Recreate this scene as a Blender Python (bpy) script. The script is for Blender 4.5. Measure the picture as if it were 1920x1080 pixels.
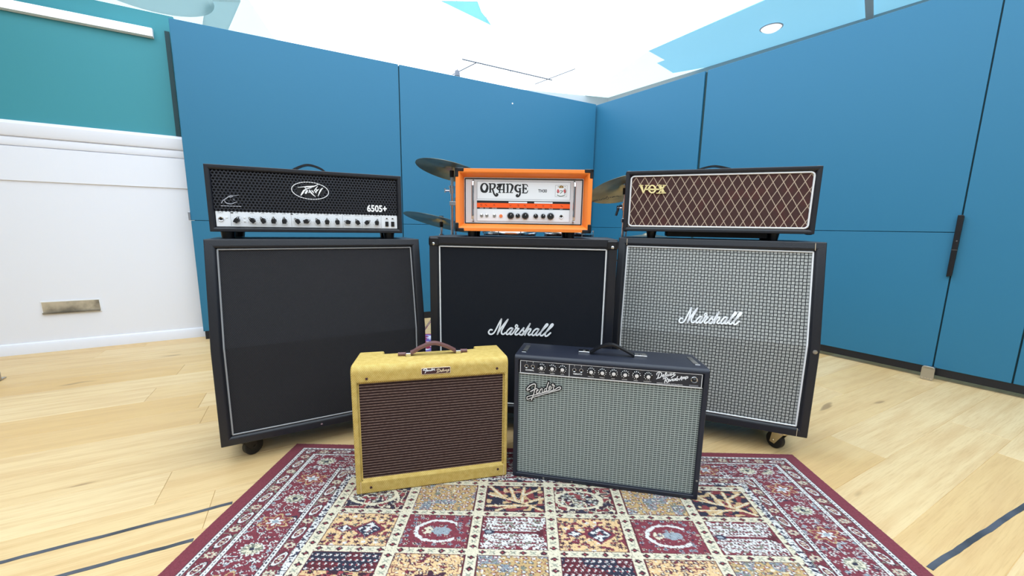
import bpy, bmesh, math, random
import numpy as np
from mathutils import Matrix, Vector

# ------------------------------------------------------------------ reset
for o in list(bpy.data.objects):
    bpy.data.objects.remove(o, do_unlink=True)
SC = bpy.context.scene
COL = SC.collection
R = math.radians

# ------------------------------------------------------------------ camera
F_PX, PITCH, ROLL, CAM_H = 725.9, R(9.01), R(0.92), 0.892
fw = Vector((0, math.cos(PITCH), -math.sin(PITCH)))
up0 = Vector((0, math.sin(PITCH), math.cos(PITCH)))
xr = Vector((1, 0, 0)) * math.cos(ROLL) + up0 * math.sin(ROLL)
up = Vector((1, 0, 0)) * -math.sin(ROLL) + up0 * math.cos(ROLL)
cam = bpy.data.cameras.new('camera')
cam.sensor_width = 36.0
cam.lens = F_PX * 36.0 / 1920.0
cam.clip_start = 0.02
camo = bpy.data.objects.new('camera', cam)
COL.objects.link(camo)
m = Matrix.Identity(4)
for i in range(3):
    m[i][0], m[i][1], m[i][2] = xr[i], up[i], -fw[i]
m[2][3] = CAM_H
camo.matrix_world = m
SC.camera = camo

# ------------------------------------------------------------------ world, exposure
w = bpy.data.worlds.new('world')
SC.world = w
w.use_nodes = True
bgn = w.node_tree.nodes['Background']
bgn.inputs[0].default_value = (0.80, 0.90, 1.0, 1)
bgn.inputs[1].default_value = 1.0
SC.view_settings.view_transform = 'Standard'
SC.view_settings.look = 'None'
SC.view_settings.gamma = 1.0
SC.view_settings.use_curve_mapping = False
SC.view_settings.exposure = 0.40
CEIL_L = 2.3          # luminous stretched ceiling
CYAN_L = 1.0          # glow put into the pale ceiling areas so they look lit

# ------------------------------------------------------------------ materials
def lin(c):
    return tuple(((x / 255.0) / 12.92 if x / 255.0 <= 0.04045 else ((x / 255.0 + 0.055) / 1.055) ** 2.4) for x in c)

def c4(c):
    return lin(c) + (1.0,)

class X:
    """tiny wrapper so shader maths can be written as expressions"""
    def __init__(self, nt, s): self.nt, self.s = nt, s
    def _op(self, op, b=None, c=None):
        n = self.nt.nodes.new('ShaderNodeMath'); n.operation = op
        for i, v in enumerate((self, b, c)):
            if v is None: continue
            if isinstance(v, X): self.nt.links.new(v.s, n.inputs[i])
            else: n.inputs[i].default_value = v
        return X(self.nt, n.outputs[0])
    def __add__(self, b): return self._op('ADD', b)
    def __sub__(self, b): return self._op('SUBTRACT', b)
    def __mul__(self, b): return self._op('MULTIPLY', b)
    def __truediv__(self, b): return self._op('DIVIDE', b)
    def fract(self): return self._op('FRACT')
    def floor(self): return self._op('FLOOR')
    def abs(self): return self._op('ABSOLUTE')
    def mod2(self): return (self * 0.5).fract() * 2.0
    def lt(self, b): return self._op('LESS_THAN', b)
    def gt(self, b): return self._op('GREATER_THAN', b)
    def max(self, b): return self._op('MAXIMUM', b)
    def min(self, b): return self._op('MINIMUM', b)
    def step(self, a, b):
        n = self.nt.nodes.new('ShaderNodeMapRange'); n.interpolation_type = 'SMOOTHSTEP'
        self.nt.links.new(self.s, n.inputs[0])
        n.inputs[1].default_value, n.inputs[2].default_value = a, b
        return X(self.nt, n.outputs[0])

MATS = {}
def new_mat(name):
    m = bpy.data.materials.new(name); m.use_nodes = True
    MATS[name] = m
    return m, m.node_tree, m.node_tree.nodes['Principled BSDF']

def coords(nt, kind='Object'):
    t = nt.nodes.new('ShaderNodeTexCoord')
    s = nt.nodes.new('ShaderNodeSeparateXYZ')
    nt.links.new(t.outputs[kind], s.inputs[0])
    return t.outputs[kind], X(nt, s.outputs[0]), X(nt, s.outputs[1]), X(nt, s.outputs[2])

def noise(nt, vec, scale, detail=3, rough=0.5, mapscale=None):
    if mapscale:
        mp = nt.nodes.new('ShaderNodeMapping'); mp.inputs[3].default_value = mapscale
        nt.links.new(vec, mp.inputs[0]); vec = mp.outputs[0]
    n = nt.nodes.new('ShaderNodeTexNoise')
    n.inputs['Scale'].default_value = scale; n.inputs['Detail'].default_value = detail
    n.inputs['Roughness'].default_value = rough
    nt.links.new(vec, n.inputs['Vector'])
    return X(nt, n.outputs[0])

def mix(nt, fac, a, b):
    n = nt.nodes.new('ShaderNodeMix'); n.data_type = 'RGBA'
    if isinstance(fac, X): nt.links.new(fac.s, n.inputs[0])
    else: n.inputs[0].default_value = fac
    for i, v in ((6, a), (7, b)):
        if isinstance(v, tuple): n.inputs[i].default_value = v
        else: nt.links.new(v, n.inputs[i])
    return n.outputs[2]

def bump(nt, p, h, strength=0.3, dist=0.002):
    b = nt.nodes.new('ShaderNodeBump')
    b.inputs['Strength'].default_value = strength; b.inputs['Distance'].default_value = dist
    nt.links.new(h.s, b.inputs['Height']); nt.links.new(b.outputs[0], p.inputs['Normal'])

def plain(name, col, rough=0.5, metal=0.0, spec=0.5, var=0.0, grain=0, gs=0.3, emit=0.0, coat=0.0):
    m, nt, p = new_mat(name)
    p.inputs['Base Color'].default_value = c4(col)
    p.inputs['Roughness'].default_value = rough; p.inputs['Metallic'].default_value = metal
    p.inputs['Specular IOR Level'].default_value = spec
    if coat: p.inputs['Coat Weight'].default_value = coat
    vec = None
    if var or grain:
        vec, _, _, _ = coords(nt)
    if var:
        n = noise(nt, vec, 6.0, 4)
        dark = c4(tuple(x * (1 - var) for x in col))
        nt.links.new(mix(nt, n.step(0.35, 0.65), c4(col), dark), p.inputs['Base Color'])
    if grain:
        bump(nt, p, noise(nt, vec, grain, 2), gs, 0.001)
    if emit:
        p.inputs['Emission Color'].default_value = c4(col)
        p.inputs['Emission Strength'].default_value = emit
    return m

plain('tolex_black', (23, 25, 33), 0.40, grain=420, gs=0.55)
plain('tolex_navy', (29, 33, 46), 0.42, grain=500, gs=0.4)
plain('tolex_orange', (255, 138, 50), 0.45, grain=420, gs=0.35)
plain('black_plastic', (20, 20, 24), 0.35)
plain('black_matt', (16, 16, 20), 0.7)
plain('rubber', (22, 22, 24), 0.6)
plain('chrome', (215, 215, 218), 0.16, 1.0)
plain('steel', (190, 188, 185), 0.36, 1.0, var=0.35)
plain('brass', (222, 212, 188), 0.3, 1.0)
plain('white_paint', (238, 238, 240), 0.4)
plain('white_letter', (250, 250, 252), 0.45)
plain('cream_letter', (236, 214, 180), 0.45)
plain('gold_letter', (245, 228, 165), 0.35)
plain('silver_letter', (228, 222, 218), 0.3)
plain('emblem_grey', (168, 170, 180), 0.4)
plain('black_letter', (18, 18, 22), 0.5)
plain('grey_letter', (120, 122, 130), 0.5)
plain('faceplate_white', (236, 238, 242), 0.35)
plain('faceplate_steel', (225, 222, 224), 0.3, 0.15)
plain('orange_ink', (250, 92, 22), 0.4)
plain('amber', (240, 130, 70), 0.25)
plain('red_ink', (215, 90, 95), 0.5)
plain('gold_ink', (150, 115, 50), 0.5)
plain('green_ink', (95, 120, 110), 0.5)
plain('piping_white', (235, 235, 236), 0.5)
plain('piping_grey', (150, 150, 152), 0.5)
plain('leather', (112, 78, 76), 0.45, grain=150, gs=0.4)
plain('badge_brown', (66, 34, 40), 0.4)
plain('panel_black', (40, 42, 50), 0.35)
plain('panel_gap_green', (14, 60, 66), 0.6)  # backing board green, also used for the painted gap shade
plain('plinth_black', (12, 18, 30), 0.35)
plain('panel_blue', (36, 112, 146), 0.55, grain=60, gs=0.05)
plain('teal_wall', (56, 142, 154), 0.6, grain=80, gs=0.05)
plain('white_wall', (236, 236, 243), 0.55, grain=40, gs=0.06)
plain('rear_wall', (150, 154, 162), 0.7)
plain('grey_wall', (188, 194, 196), 0.8)
plain('ceiling_paint', (222, 240, 247), 0.8)
plain('grey_soffit', (196, 200, 200), 0.8)
plain('ceiling_cyan', (150, 215, 240), 0.8)
plain('luminous', (226, 241, 255), 0.6, emit=CEIL_L)
plain('luminous_cyan', (150, 216, 244), 0.6, emit=CYAN_L * 0.55)  # pale blue ceiling, its brightness added as emission
plain('luminous_pale', (222, 243, 250), 0.6, emit=CYAN_L * 0.8)  # pale ceiling areas, emission added in place of bounced light
plain('tube_glow', (250, 250, 255), 0.5, emit=2.5)
plain('lamp_glow', (240, 236, 240), 0.5, emit=0.85)
plain('cymbal_bronze', (160, 150, 124), 0.34, 1.0, var=0.25)
plain('drum_shell', (30, 30, 36), 0.25)
plain('drum_head', (232, 232, 230), 0.5)
plain('tape_grey', (82, 86, 96), 0.5, var=0.35)
plain('rust', (206, 192, 168), 0.5, 0.2, var=0.45)

def m_translucent(name, col):
    m, nt, p = new_mat(name)
    d, t = nt.nodes.new('ShaderNodeBsdfDiffuse'), nt.nodes.new('ShaderNodeBsdfTranslucent')
    d.inputs[0].default_value = c4(col); t.inputs[0].default_value = c4(col)
    mx = nt.nodes.new('ShaderNodeMixShader'); mx.inputs[0].default_value = 0.8
    nt.links.new(d.outputs[0], mx.inputs[1]); nt.links.new(t.outputs[0], mx.inputs[2])
    nt.links.new(mx.outputs[0], nt.nodes['Material Output'].inputs[0])
m_translucent('cloth_cyan', (178, 214, 228))
m_translucent('cloth_pale', (222, 234, 236))

def m_oak():
    m, nt, p = new_mat('oak_plank')
    vec, x, y, z = coords(nt)
    oi = nt.nodes.new('ShaderNodeObjectInfo')
    rnd = X(nt, oi.outputs['Random'])
    off = nt.nodes.new('ShaderNodeCombineXYZ')
    nt.links.new((rnd * 37.0).s, off.inputs[0]); nt.links.new((rnd * 91.0).s, off.inputs[1])
    ad = nt.nodes.new('ShaderNodeVectorMath'); ad.operation = 'ADD'
    nt.links.new(vec, ad.inputs[0]); nt.links.new(off.outputs[0], ad.inputs[1])
    v = ad.outputs[0]
    g1 = noise(nt, v, 3.0, 5, 0.6, (0.55, 9.0, 1.0))
    g2 = noise(nt, v, 9.0, 5, 0.65, (0.9, 22.0, 1.0))
    g3 = noise(nt, v, 1.6, 3, 0.5, (1.2, 2.2, 1.0))
    kn = noise(nt, v, 2.6, 2, 0.5, (1.0, 4.5, 1.0))
    base = mix(nt, rnd, c4((226, 198, 150)), c4((212, 174, 114)))
    a = mix(nt, g1.step(0.38, 0.66) * 0.55, base, c4((200, 160, 108)))
    b = mix(nt, g2.step(0.45, 0.7) * 0.4, a, c4((188, 148, 98)))
    c = mix(nt, g3.step(0.5, 0.75) * 0.35, b, c4((232, 206, 156)))
    d = mix(nt, kn.step(0.69, 0.76) * 0.6, c, c4((112, 80, 52)))
    nt.links.new(d, p.inputs['Base Color'])
    p.inputs['Roughness'].default_value = 0.42
    p.inputs['Specular IOR Level'].default_value = 0.4
    bump(nt, p, g2, 0.08, 0.001)
m_oak()

def cloth(name, f, rough=0.75):
    m, nt, p = new_mat(name)
    vec, x, y, z = coords(nt)
    col, h = f(nt, vec, x, y, z)
    nt.links.new(col, p.inputs['Base Color'])
    p.inputs['Roughness'].default_value = rough
    p.inputs['Specular IOR Level'].default_value = 0.25
    if h is not None: bump(nt, p, h, 0.4, 0.001)

def f_basket(nt, vec, x, y, z):
    P = 0.0127
    u, v = x / P, z / P
    pu, pv = u.floor().mod2(), v.floor().mod2()
    fu = (u + (pv - 0.5) * 0.08).fract(); fv = (v + (pu - 0.5) * 0.08).fract()
    par = (pu - pv).abs()
    line = (fu - 0.5).abs().gt(0.395).max((fv - 0.5).abs().gt(0.395))
    tw = ((fu * 4.0).fract() - 0.5).abs() * 2.0
    n = noise(nt, vec, 300.0, 2)
    light = mix(nt, n * 0.5 + tw * 0.2, c4((190, 190, 186)), c4((136, 138, 136)))
    light = mix(nt, par * 0.30, light, c4((120, 122, 122)))
    return mix(nt, line, light, c4((24, 27, 32))), None
cloth('cloth_basket', f_basket)

def f_black(nt, vec, x, y, z):
    n = noise(nt, vec, 500.0, 2)
    n2 = noise(nt, vec, 3.0, 3)
    return mix(nt, n * 0.7 + n2 * 0.3, c4((18, 21, 27)), c4((27, 30, 38))), n
cloth('cloth_black', f_black, 0.9)

def f_peavey(nt, vec, x, y, z):
    P = 0.0062
    d = ((x + z) / P).fract(); e = ((x - z) / P).fract()
    weave = (d - 0.5).abs() * 2.0 + (e - 0.5).abs()
    n = noise(nt, vec, 700.0, 2)
    return mix(nt, (weave * 0.5 + n * 0.4).step(0.3, 1.1), c4((22, 22, 25)), c4((64, 63, 67))), weave
cloth('cloth_charcoal', f_peavey, 0.85)

def f_brown(nt, vec, x, y, z):
    P = 0.0094
    v = (z / P).fract(); st = (v - 0.5).abs().step(0.12, 0.34)
    n = noise(nt, vec, 260.0, 2, 0.5, (0.4, 1.0, 1.0))
    a = mix(nt, n.step(0.35, 0.7), c4((122, 100, 92)), c4((96, 74, 66)))
    return mix(nt, st, a, c4((36, 18, 18))), st
cloth('cloth_brown', f_brown)

def f_silver(nt, vec, x, y, z):
    P = 0.0074
    Q = 0.0125
    row = (x / Q).floor().mod2()
    u = (x / Q).fract(); v = (z / P + row * 0.04).fract()
    dash = (u - 0.5).abs().lt(0.44) * (v - 0.5).abs().lt(0.27)
    n = noise(nt, vec, 400.0, 2)
    light = mix(nt, n, c4((188, 196, 190)), c4((146, 154, 148)))
    seam = ((x / Q).fract() - 0.5).abs().gt(0.46) * 0.25
    light = mix(nt, seam, light, c4((225, 232, 228)))
    return mix(nt, dash * 0.86, light, c4((36, 42, 46))), None
cloth('cloth_silver', f_silver)

def f_diamond(nt, vec, x, y, z):
    a = (x / 0.0358 + z / 0.062)._op('ADD', 0.13).fract(); b = (x / 0.0358 - z / 0.062)._op('ADD', 0.55).fract()
    line = (a - 0.5).abs().lt(0.045).max((b - 0.5).abs().lt(0.045))
    n = noise(nt, vec, 350.0, 2); n2 = noise(nt, vec, 14.0, 2)
    base = mix(nt, n * 0.6, c4((74, 49, 46)), c4((54, 36, 36)))
    base = mix(nt, n2.step(0.5, 0.65) * 0.4, base, c4((88, 46, 44)))
    return mix(nt, line * 0.9, base, c4((192, 172, 152))), line
cloth('cloth_diamond', f_diamond)

def f_tweed(nt, vec, x, y, z):
    P = 0.0058
    d = ((x + z + y) / P).fract(); st = (d - 0.5).abs().step(0.10, 0.30)
    n = noise(nt, vec, 60.0, 3)
    a = mix(nt, n.step(0.3, 0.7), c4((246, 224, 142)), c4((232, 204, 116)))
    b = mix(nt, n, c4((176, 134, 52)), c4((140, 104, 40)))
    return mix(nt, st * 0.85, a, b), st
cloth('tweed', f_tweed, 0.6)

def f_drumrug(nt, vec, x, y, z):
    n = noise(nt, vec, 9.0, 3); n2 = noise(nt, vec, 22.0, 2)
    a = mix(nt, n.step(0.45, 0.55), c4((150, 45, 70)), c4((120, 105, 170)))
    return mix(nt, n2.step(0.55, 0.62), a, c4((225, 222, 228))), n2
cloth('drum_rug_pile', f_drumrug, 0.9)

# ------------------------------------------------------------------ mesh tools
def link(o, parent=None):
    COL.objects.link(o)
    if parent: o.parent = parent
    return o

def empty(name, loc, rz=0.0):
    o = bpy.data.objects.new(name, None); o.empty_display_size = 0.05
    link(o); o.location = loc; o.rotation_euler = (0, 0, rz)
    return o

def tag(o, label, cat, group=None):
    o['label'] = label; o['category'] = cat
    if group: o['group'] = group
    return o

def obj(name, me, mat, parent=None, bevel=0.0, seg=2, smooth=None, label=None):
    o = bpy.data.objects.new(name, me)
    if mat is not None and not me.materials: me.materials.append(MATS[mat])
    link(o, parent)
    if bevel:
        b = o.modifiers.new('bevel', 'BEVEL'); b.width = bevel; b.segments = seg
        if 'bevel_weight_edge' in me.attributes: b.limit_method = 'WEIGHT'
        else: b.limit_method = 'ANGLE'; b.angle_limit = R(35)
        smooth = 40 if smooth is None else smooth
    if smooth:
        for p in me.polygons: p.use_smooth = True
        try: me.set_sharp_from_angle(angle=R(smooth))
        except Exception: pass
        if bevel: o.modifiers['bevel'].harden_normals = True
    if label: o['label'] = label
    return o

class MB:
    def __init__(self): self.v, self.f = [], []
    def add(self, vs, fs):
        n = len(self.v); self.v += [tuple(q) for q in vs]; self.f += [tuple(i + n for i in q) for q in fs]
        return self
    def box(self, x0, x1, y0, y1, z0, z1):
        return self.add([(x0,y0,z0),(x1,y0,z0),(x1,y1,z0),(x0,y1,z0),(x0,y0,z1),(x1,y0,z1),(x1,y1,z1),(x0,y1,z1)],
                        [(0,3,2,1),(4,5,6,7),(0,1,5,4),(1,2,6,5),(2,3,7,6),(3,0,4,7)])
    def tube(self, a, b, r, r2=None, n=10, cap=True):
        a, b = Vector(a), Vector(b); d = (b - a).normalized()
        u = d.orthogonal().normalized(); w_ = d.cross(u)
        r2 = r if r2 is None else r2
        vs = []
        for P, q in ((a, r), (b, r2)):
            for i in range(n):
                t = 2 * math.pi * i / n
                vs.append(P + u * (q * math.cos(t)) + w_ * (q * math.sin(t)))
        fs = [(i, (i + 1) % n, n + (i + 1) % n, n + i) for i in range(n)]
        if cap: fs += [tuple(range(n))[::-1], tuple(range(n, 2 * n))]
        return self.add(vs, fs)
    def path(self, pts, r, n=8, closed=False):
        pts = [Vector(p) for p in pts]
        for i in range(len(pts) - (0 if closed else 1)):
            self.tube(pts[i], pts[(i + 1) % len(pts)], r, n=n)
        return self
    def lathe(self, prof, n=32, o=(0, 0, 0)):          # profile (r, z) about z
        vs = []
        for r, z in prof:
            for i in range(n):
                t = 2 * math.pi * i / n
                vs.append((o[0] + r * math.cos(t), o[1] + r * math.sin(t), o[2] + z))
        fs = []
        for k in range(len(prof) - 1):
            for i in range(n):
                j = (i + 1) % n
                fs.append((k * n + i, k * n + j, (k + 1) * n + j, (k + 1) * n + i))
        return self.add(vs, fs)
    def prism(self, poly, x0, x1):                       # poly in (y,z), extruded in x
        n = len(poly)
        vs = [(x0, y, z) for y, z in poly] + [(x1, y, z) for y, z in poly]
        return self.add(vs, [tuple(range(n)), tuple(range(2 * n - 1, n - 1, -1))] +
                        [(i, n + i, n + (i + 1) % n, (i + 1) % n) for i in range(n)])
    def plate(self, poly, y0, y1):                       # poly in (x,z), extruded in y
        n = len(poly)
        vs = [(x, y0, z) for x, z in poly] + [(x, y1, z) for x, z in poly]
        return self.add(vs, [tuple(range(n)), tuple(range(2 * n - 1, n - 1, -1))] +
                        [(i, n + i, n + (i + 1) % n, (i + 1) % n) for i in range(n)])
    def mesh(self, name='mesh', fix=True):
        me = bpy.data.meshes.new(name); me.from_pydata(self.v, [], self.f)
        if fix:
            bm = bmesh.new(); bm.from_mesh(me); bmesh.ops.recalc_face_normals(bm, faces=bm.faces[:]); bm.to_mesh(me); bm.free()
        me.update()
        return me
    def build(self, name, mat, parent=None, **k):
        return obj(name, self.mesh(name), mat, parent, **k)

def catmull(pts, per=8, closed=False):
    P = [np.array(p, float) for p in pts]
    if closed: P = [P[-1]] + P + [P[0], P[1]]
    else: P = [2 * P[0] - P[1]] + P + [2 * P[-1] - P[-2]]
    out = []
    for i in range(1, len(P) - 2):
        p0, p1, p2, p3 = P[i - 1:i + 3]
        for k in range(per):
            t = k / per
            out.append(0.5 * (2 * p1 + (p2 - p0) * t + (2 * p0 - 5 * p1 + 4 * p2 - p3) * t * t + (3 * p1 - p0 - 3 * p2 + p3) * t ** 3))
    out.append(P[-2])
    return np.array(out)

def strokes(mb, data, aff, width, y, t, extra=0.0, per=7):
    """variable-width pen strokes: data = list of point lists (cx, cy[, width factor]) in drawing units,
    aff = 6 numbers drawing -> local (x, z); ribbons face -Y at depth y with relief t"""
    a = aff; sc = math.sqrt(abs(a[0] * a[4] - a[1] * a[3]))
    for st in data:
        closed = False
        if st[0] == 'o': closed, st = True, st[1:]
        pts = [(p[0], p[1], p[2] if len(p) > 2 else 1.0) for p in st]
        if len(pts) == 2: pts = [pts[0], tuple((np.array(pts[0]) + np.array(pts[1])) / 2), pts[1]]
        C = catmull(pts, per, closed)
        xz = np.stack([a[0] * C[:, 0] + a[1] * C[:, 1] + a[2], a[3] * C[:, 0] + a[4] * C[:, 1] + a[5]], 1)
        hw = np.maximum(C[:, 2] * width, 0.5) * sc / 2 + extra
        tg = np.gradient(xz, axis=0); tg /= np.maximum(np.linalg.norm(tg, axis=1, keepdims=True), 1e-9)
        nr = np.stack([-tg[:, 1], tg[:, 0]], 1)
        L = xz + nr * hw[:, None]; Rr = xz - nr * hw[:, None]
        vs, fs = [], []
        n = len(xz)
        for i in range(n):
            vs += [(L[i][0], y - t, L[i][1]), (Rr[i][0], y - t, Rr[i][1]), (L[i][0], y, L[i][1]), (Rr[i][0], y, Rr[i][1])]
        for i in range(n - 1):
            k = 4 * i
            fs += [(k, k + 1, k + 5, k + 4), (k + 2, k, k + 4, k + 6), (k + 1, k + 3, k + 7, k + 5)]
        mb.add(vs, fs)
        if not closed:
            for i in (0, n - 1):
                r = hw[i]; ring = [(xz[i][0] + r * math.cos(q), y - t, xz[i][1] + r * math.sin(q)) for q in np.linspace(0, 2 * math.pi, 11)[:-1]]
                mb.add(ring, [tuple(range(10))])
    return mb

def front_fix(me):
    """make every near-frontal face look towards -Y"""
    bm = bmesh.new(); bm.from_mesh(me)
    fl = [f for f in bm.faces if abs(f.normal.y) > 0.5 and f.normal.y > 0]
    bmesh.ops.reverse_faces(bm, faces=fl); bm.to_mesh(me); bm.free()

def pen(name, data, aff, width, mat, parent, y=0.0, t=0.0015, extra=0.0, shear=None, label=None):
    mb = strokes(MB(), data, aff, width, y, t, extra)
    if shear: mb.v = [(q[0], q[1] + (q[2] - shear[0]) * shear[1], q[2]) for q in mb.v]
    me = mb.mesh(name, fix=False); front_fix(me)
    return obj(name, me, mat, parent, label=label)

TXT = {}
def txt(name, body, size, x, z, mat, parent, y=-0.0006, align='CENTER', bold=0.0, width=None):
    key = (body, size, align, bold, width)
    if key not in TXT:
        cu = bpy.data.curves.new('t', 'FONT'); cu.body = body; cu.size = size
        cu.align_x = align; cu.align_y = 'CENTER'; cu.offset = bold; cu.resolution_u = 3
        to = bpy.data.objects.new('t', cu); COL.objects.link(to)
        bpy.context.view_layer.update()
        me = bpy.data.meshes.new_from_object(to.evaluated_get(bpy.context.evaluated_depsgraph_get()))
        bpy.data.objects.remove(to, do_unlink=True); bpy.data.curves.remove(cu)
        co = np.empty(len(me.vertices) * 3); me.vertices.foreach_get('co', co); co = co.reshape(-1, 3)
        s = 1.0
        if width: s = width / max(np.ptp(co[:, 0]), 1e-6)
        co = np.stack([co[:, 0] * s, np.zeros(len(co)), co[:, 1]], 1)
        me.vertices.foreach_set('co', co.ravel()); me.update()
        me.materials.clear(); front_fix(me)
        TXT[key] = me
    me = TXT[key].copy()
    o = obj(name, me, mat, parent); o.location = (x, y, z)
    return o

def cabinet(profile, nfront, W, inset, recess, splay=0.0, inner_w=0.25):
    """box of given (y,z) side profile; the first nfront profile edges are the front.
    returns body mesh, and the outline of the recessed opening with its faces"""
    bm = bmesh.new()
    n = len(profile)
    Lv = [bm.verts.new((-W / 2, y, z)) for y, z in profile]; Rv = [bm.verts.new((W / 2, y, z)) for y, z in profile]
    bm.faces.new(Lv); bm.faces.new(Rv[::-1])
    fr = []
    for i in range(n):
        f = bm.faces.new((Lv[i], Rv[i], Rv[(i + 1) % n], Lv[(i + 1) % n]))
        if i < nfront: fr.append(f)
    bmesh.ops.recalc_face_normals(bm, faces=bm.faces[:])
    outer = set(Lv + Rv); soft = [e for e in bm.edges if len(e.link_faces) == 2 and e.calc_face_angle(0) < R(25)]
    bmesh.ops.inset_region(bm, faces=fr, thickness=inset, use_even_offset=True, use_boundary=True)
    ex = bmesh.ops.extrude_face_region(bm, geom=fr)
    nv = [g for g in ex['geom'] if isinstance(g, bmesh.types.BMVert)]
    nf = [g for g in ex['geom'] if isinstance(g, bmesh.types.BMFace)]
    cz = sum(v.co.z for v in nv) / len(nv)
    hx = max(abs(v.co.x) for v in nv); hz = max(abs(v.co.z - cz) for v in nv)
    for v in nv:
        v.co.y += recess
        if splay:
            v.co.x *= (hx - splay) / hx; v.co.z = cz + (v.co.z - cz) * (hz - splay) / hz
    bmesh.ops.delete(bm, geom=[f for f in fr if f.is_valid], context='FACES_ONLY')
    gm = MB()
    ids = {v: i for i, v in enumerate(nv)}
    gm.add([v.co[:] for v in nv], [tuple(ids[v] for v in f.verts) for f in nf])
    bmesh.ops.delete(bm, geom=nf, context='FACES_ONLY')
    bmesh.ops.recalc_face_normals(bm, faces=bm.faces[:])
    lay = bm.edges.layers.float.new('bevel_weight_edge')
    for e in bm.edges:
        if len(e.link_faces) == 2 and e.calc_face_angle(0) > R(25):
            e[lay] = 1.0 if (e.verts[0] in outer and e.verts[1] in outer) else inner_w
    me = bpy.data.meshes.new('cabinet'); bm.to_mesh(me); bm.free()
    gme = gm.mesh('grille', fix=False); front_fix(gme)
    return me, gme

def boolean(me, cutters):
    o = bpy.data.objects.new('b', me); COL.objects.link(o); tmp = [o]
    for c in cutters:
        q = bpy.data.objects.new('c', c); COL.objects.link(q); tmp.append(q)
        md = o.modifiers.new('b', 'BOOLEAN'); md.object = q; md.operation = 'DIFFERENCE'; md.solver = 'EXACT'
    bpy.context.view_layer.update()
    r = bpy.data.meshes.new_from_object(o.evaluated_get(bpy.context.evaluated_depsgraph_get()))
    for q in tmp: bpy.data.objects.remove(q, do_unlink=True)
    return r

def strap(pts, wy, th):
    """flat strap following (x,z) points, width wy in y, thickness th"""
    C = catmull(pts, 8); tg = np.gradient(C, axis=0); tg /= np.linalg.norm(tg, axis=1, keepdims=True)
    nr = np.stack([-tg[:, 1], tg[:, 0]], 1)
    mb = MB(); vs, fs = [], []
    for c, n_ in zip(C, nr):
        a, b = c + n_ * th / 2, c - n_ * th / 2
        vs += [(a[0], -wy / 2, a[1]), (a[0], wy / 2, a[1]), (b[0], wy / 2, b[1]), (b[0], -wy / 2, b[1])]
    for i in range(len(C) - 1):
        k = 4 * i
        for j in range(4): fs.append((k + j, k + (j + 1) % 4, k + 4 + (j + 1) % 4, k + 4 + j))
    fs += [(0, 1, 2, 3), (len(vs) - 4, len(vs) - 1, len(vs) - 2, len(vs) - 3)]
    return mb.add(vs, fs)

def rrect(x0, x1, z0, z1, r, n=5):
    out = []
    for cx, cz, a0 in ((x1 - r, z0 + r, -90), (x1 - r, z1 - r, 0), (x0 + r, z1 - r, 90), (x0 + r, z0 + r, 180)):
        for k in range(n + 1):
            a = R(a0 + 90 * k / n); out.append((cx + r * math.cos(a), cz + r * math.sin(a)))
    return out

def kind(o, k='structure'):
    o['kind'] = k
    return o

# ================================================================== SETTING
def wpt(o, yaw, lx, ly, z=0.0):
    return (o[0] + lx * math.cos(yaw) - ly * math.sin(yaw), o[1] + lx * math.sin(yaw) + ly * math.cos(yaw), z)

# ---- floor: oak planks parallel to the left wall
random.seed(4)
FA = R(27.9)
fl = empty('floor', (0, 0, 0), FA); kind(fl); fl['label'] = 'pale oak plank floor'
sub = MB().box(-8, 8, -8, 8, -0.06, -0.021).build('subfloor', 'oak_plank', fl)
PW = 0.19
plank_meshes = {}
def plank_mesh(L):
    L = round(L, 2)
    if L not in plank_meshes:
        e = 0.0012
        mb = MB()
        mb.add([(0, 0, -0.02), (L, 0, -0.02), (L, PW, -0.02), (0, PW, -0.02), (0, 0, -e), (L, 0, -e), (L, PW, -e), (0, PW, -e),
                (e, e, 0), (L - e, e, 0), (L - e, PW - e, 0), (e, PW - e, 0)],
               [(0,1,5,4),(1,2,6,5),(2,3,7,6),(3,0,4,7),(4,5,9,8),(5,6,10,9),(6,7,11,10),(7,4,8,11),(8,9,10,11)])
        me = mb.mesh('plank'); me.materials.append(MATS['oak_plank']); plank_meshes[L] = me
    return plank_meshes[L]
q0 = 1.505
for k in range(-21, 23):
    q = q0 + (k - 1) * PW
    # visible span of this strip along the plank direction
    s0, s1 = -4.6, 4.6
    if q < -1.2: s0, s1 = -3.4, 3.4
    if q > 3.2: s0, s1 = -2.6, 5.2
    s = s0 + random.uniform(-1.6, 0)
    if k == 0: s = -0.968 * math.cos(FA) + 1.139 * math.sin(FA) - 3.6
    first = True
    while s < s1:
        L = random.choice([1.2, 1.5, 1.8, 2.1]) if not (k == 0 and first) else 1.8
        o = bpy.data.objects.new('plank', plank_mesh(L)); link(o, fl)
        o.location = (s, q, 0)
        s += L + 0.0006; first = False

# ---- blue partition on the left
LO, LY = (0.904, 4.576), R(27.72)
wl = empty('wall_back', (LO[0], LO[1], 0), LY); kind(wl); wl['label'] = 'blue panelled partition behind the drum kit'
SEAM = 0.899
for x0, x1 in ((-3.679, -2.158), (-2.150, 0.0)):
    MB().box(x0, x1, 0, 0.05, SEAM + 0.0015, 2.25).build('panel', 'panel_blue', wl, bevel=0.002, seg=1)
    MB().box(x0, x1, 0, 0.05, 0.063, SEAM - 0.0015).build('panel', 'panel_blue', wl, bevel=0.002, seg=1)
MB().box(-3.66, -0.02, 0.012, 0.045, 0.06, 2.24).build('backing', 'panel_gap_green', wl)
MB().box(-3.67, -0.01, 0.004, 0.046, 0.0, 0.0635).build('plinth', 'plinth_black', wl)
MB().box(-3.690, -3.676, -0.012, 0.004, 0.90, 0.96).build('latch', 'chrome', wl, bevel=0.002)
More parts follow.
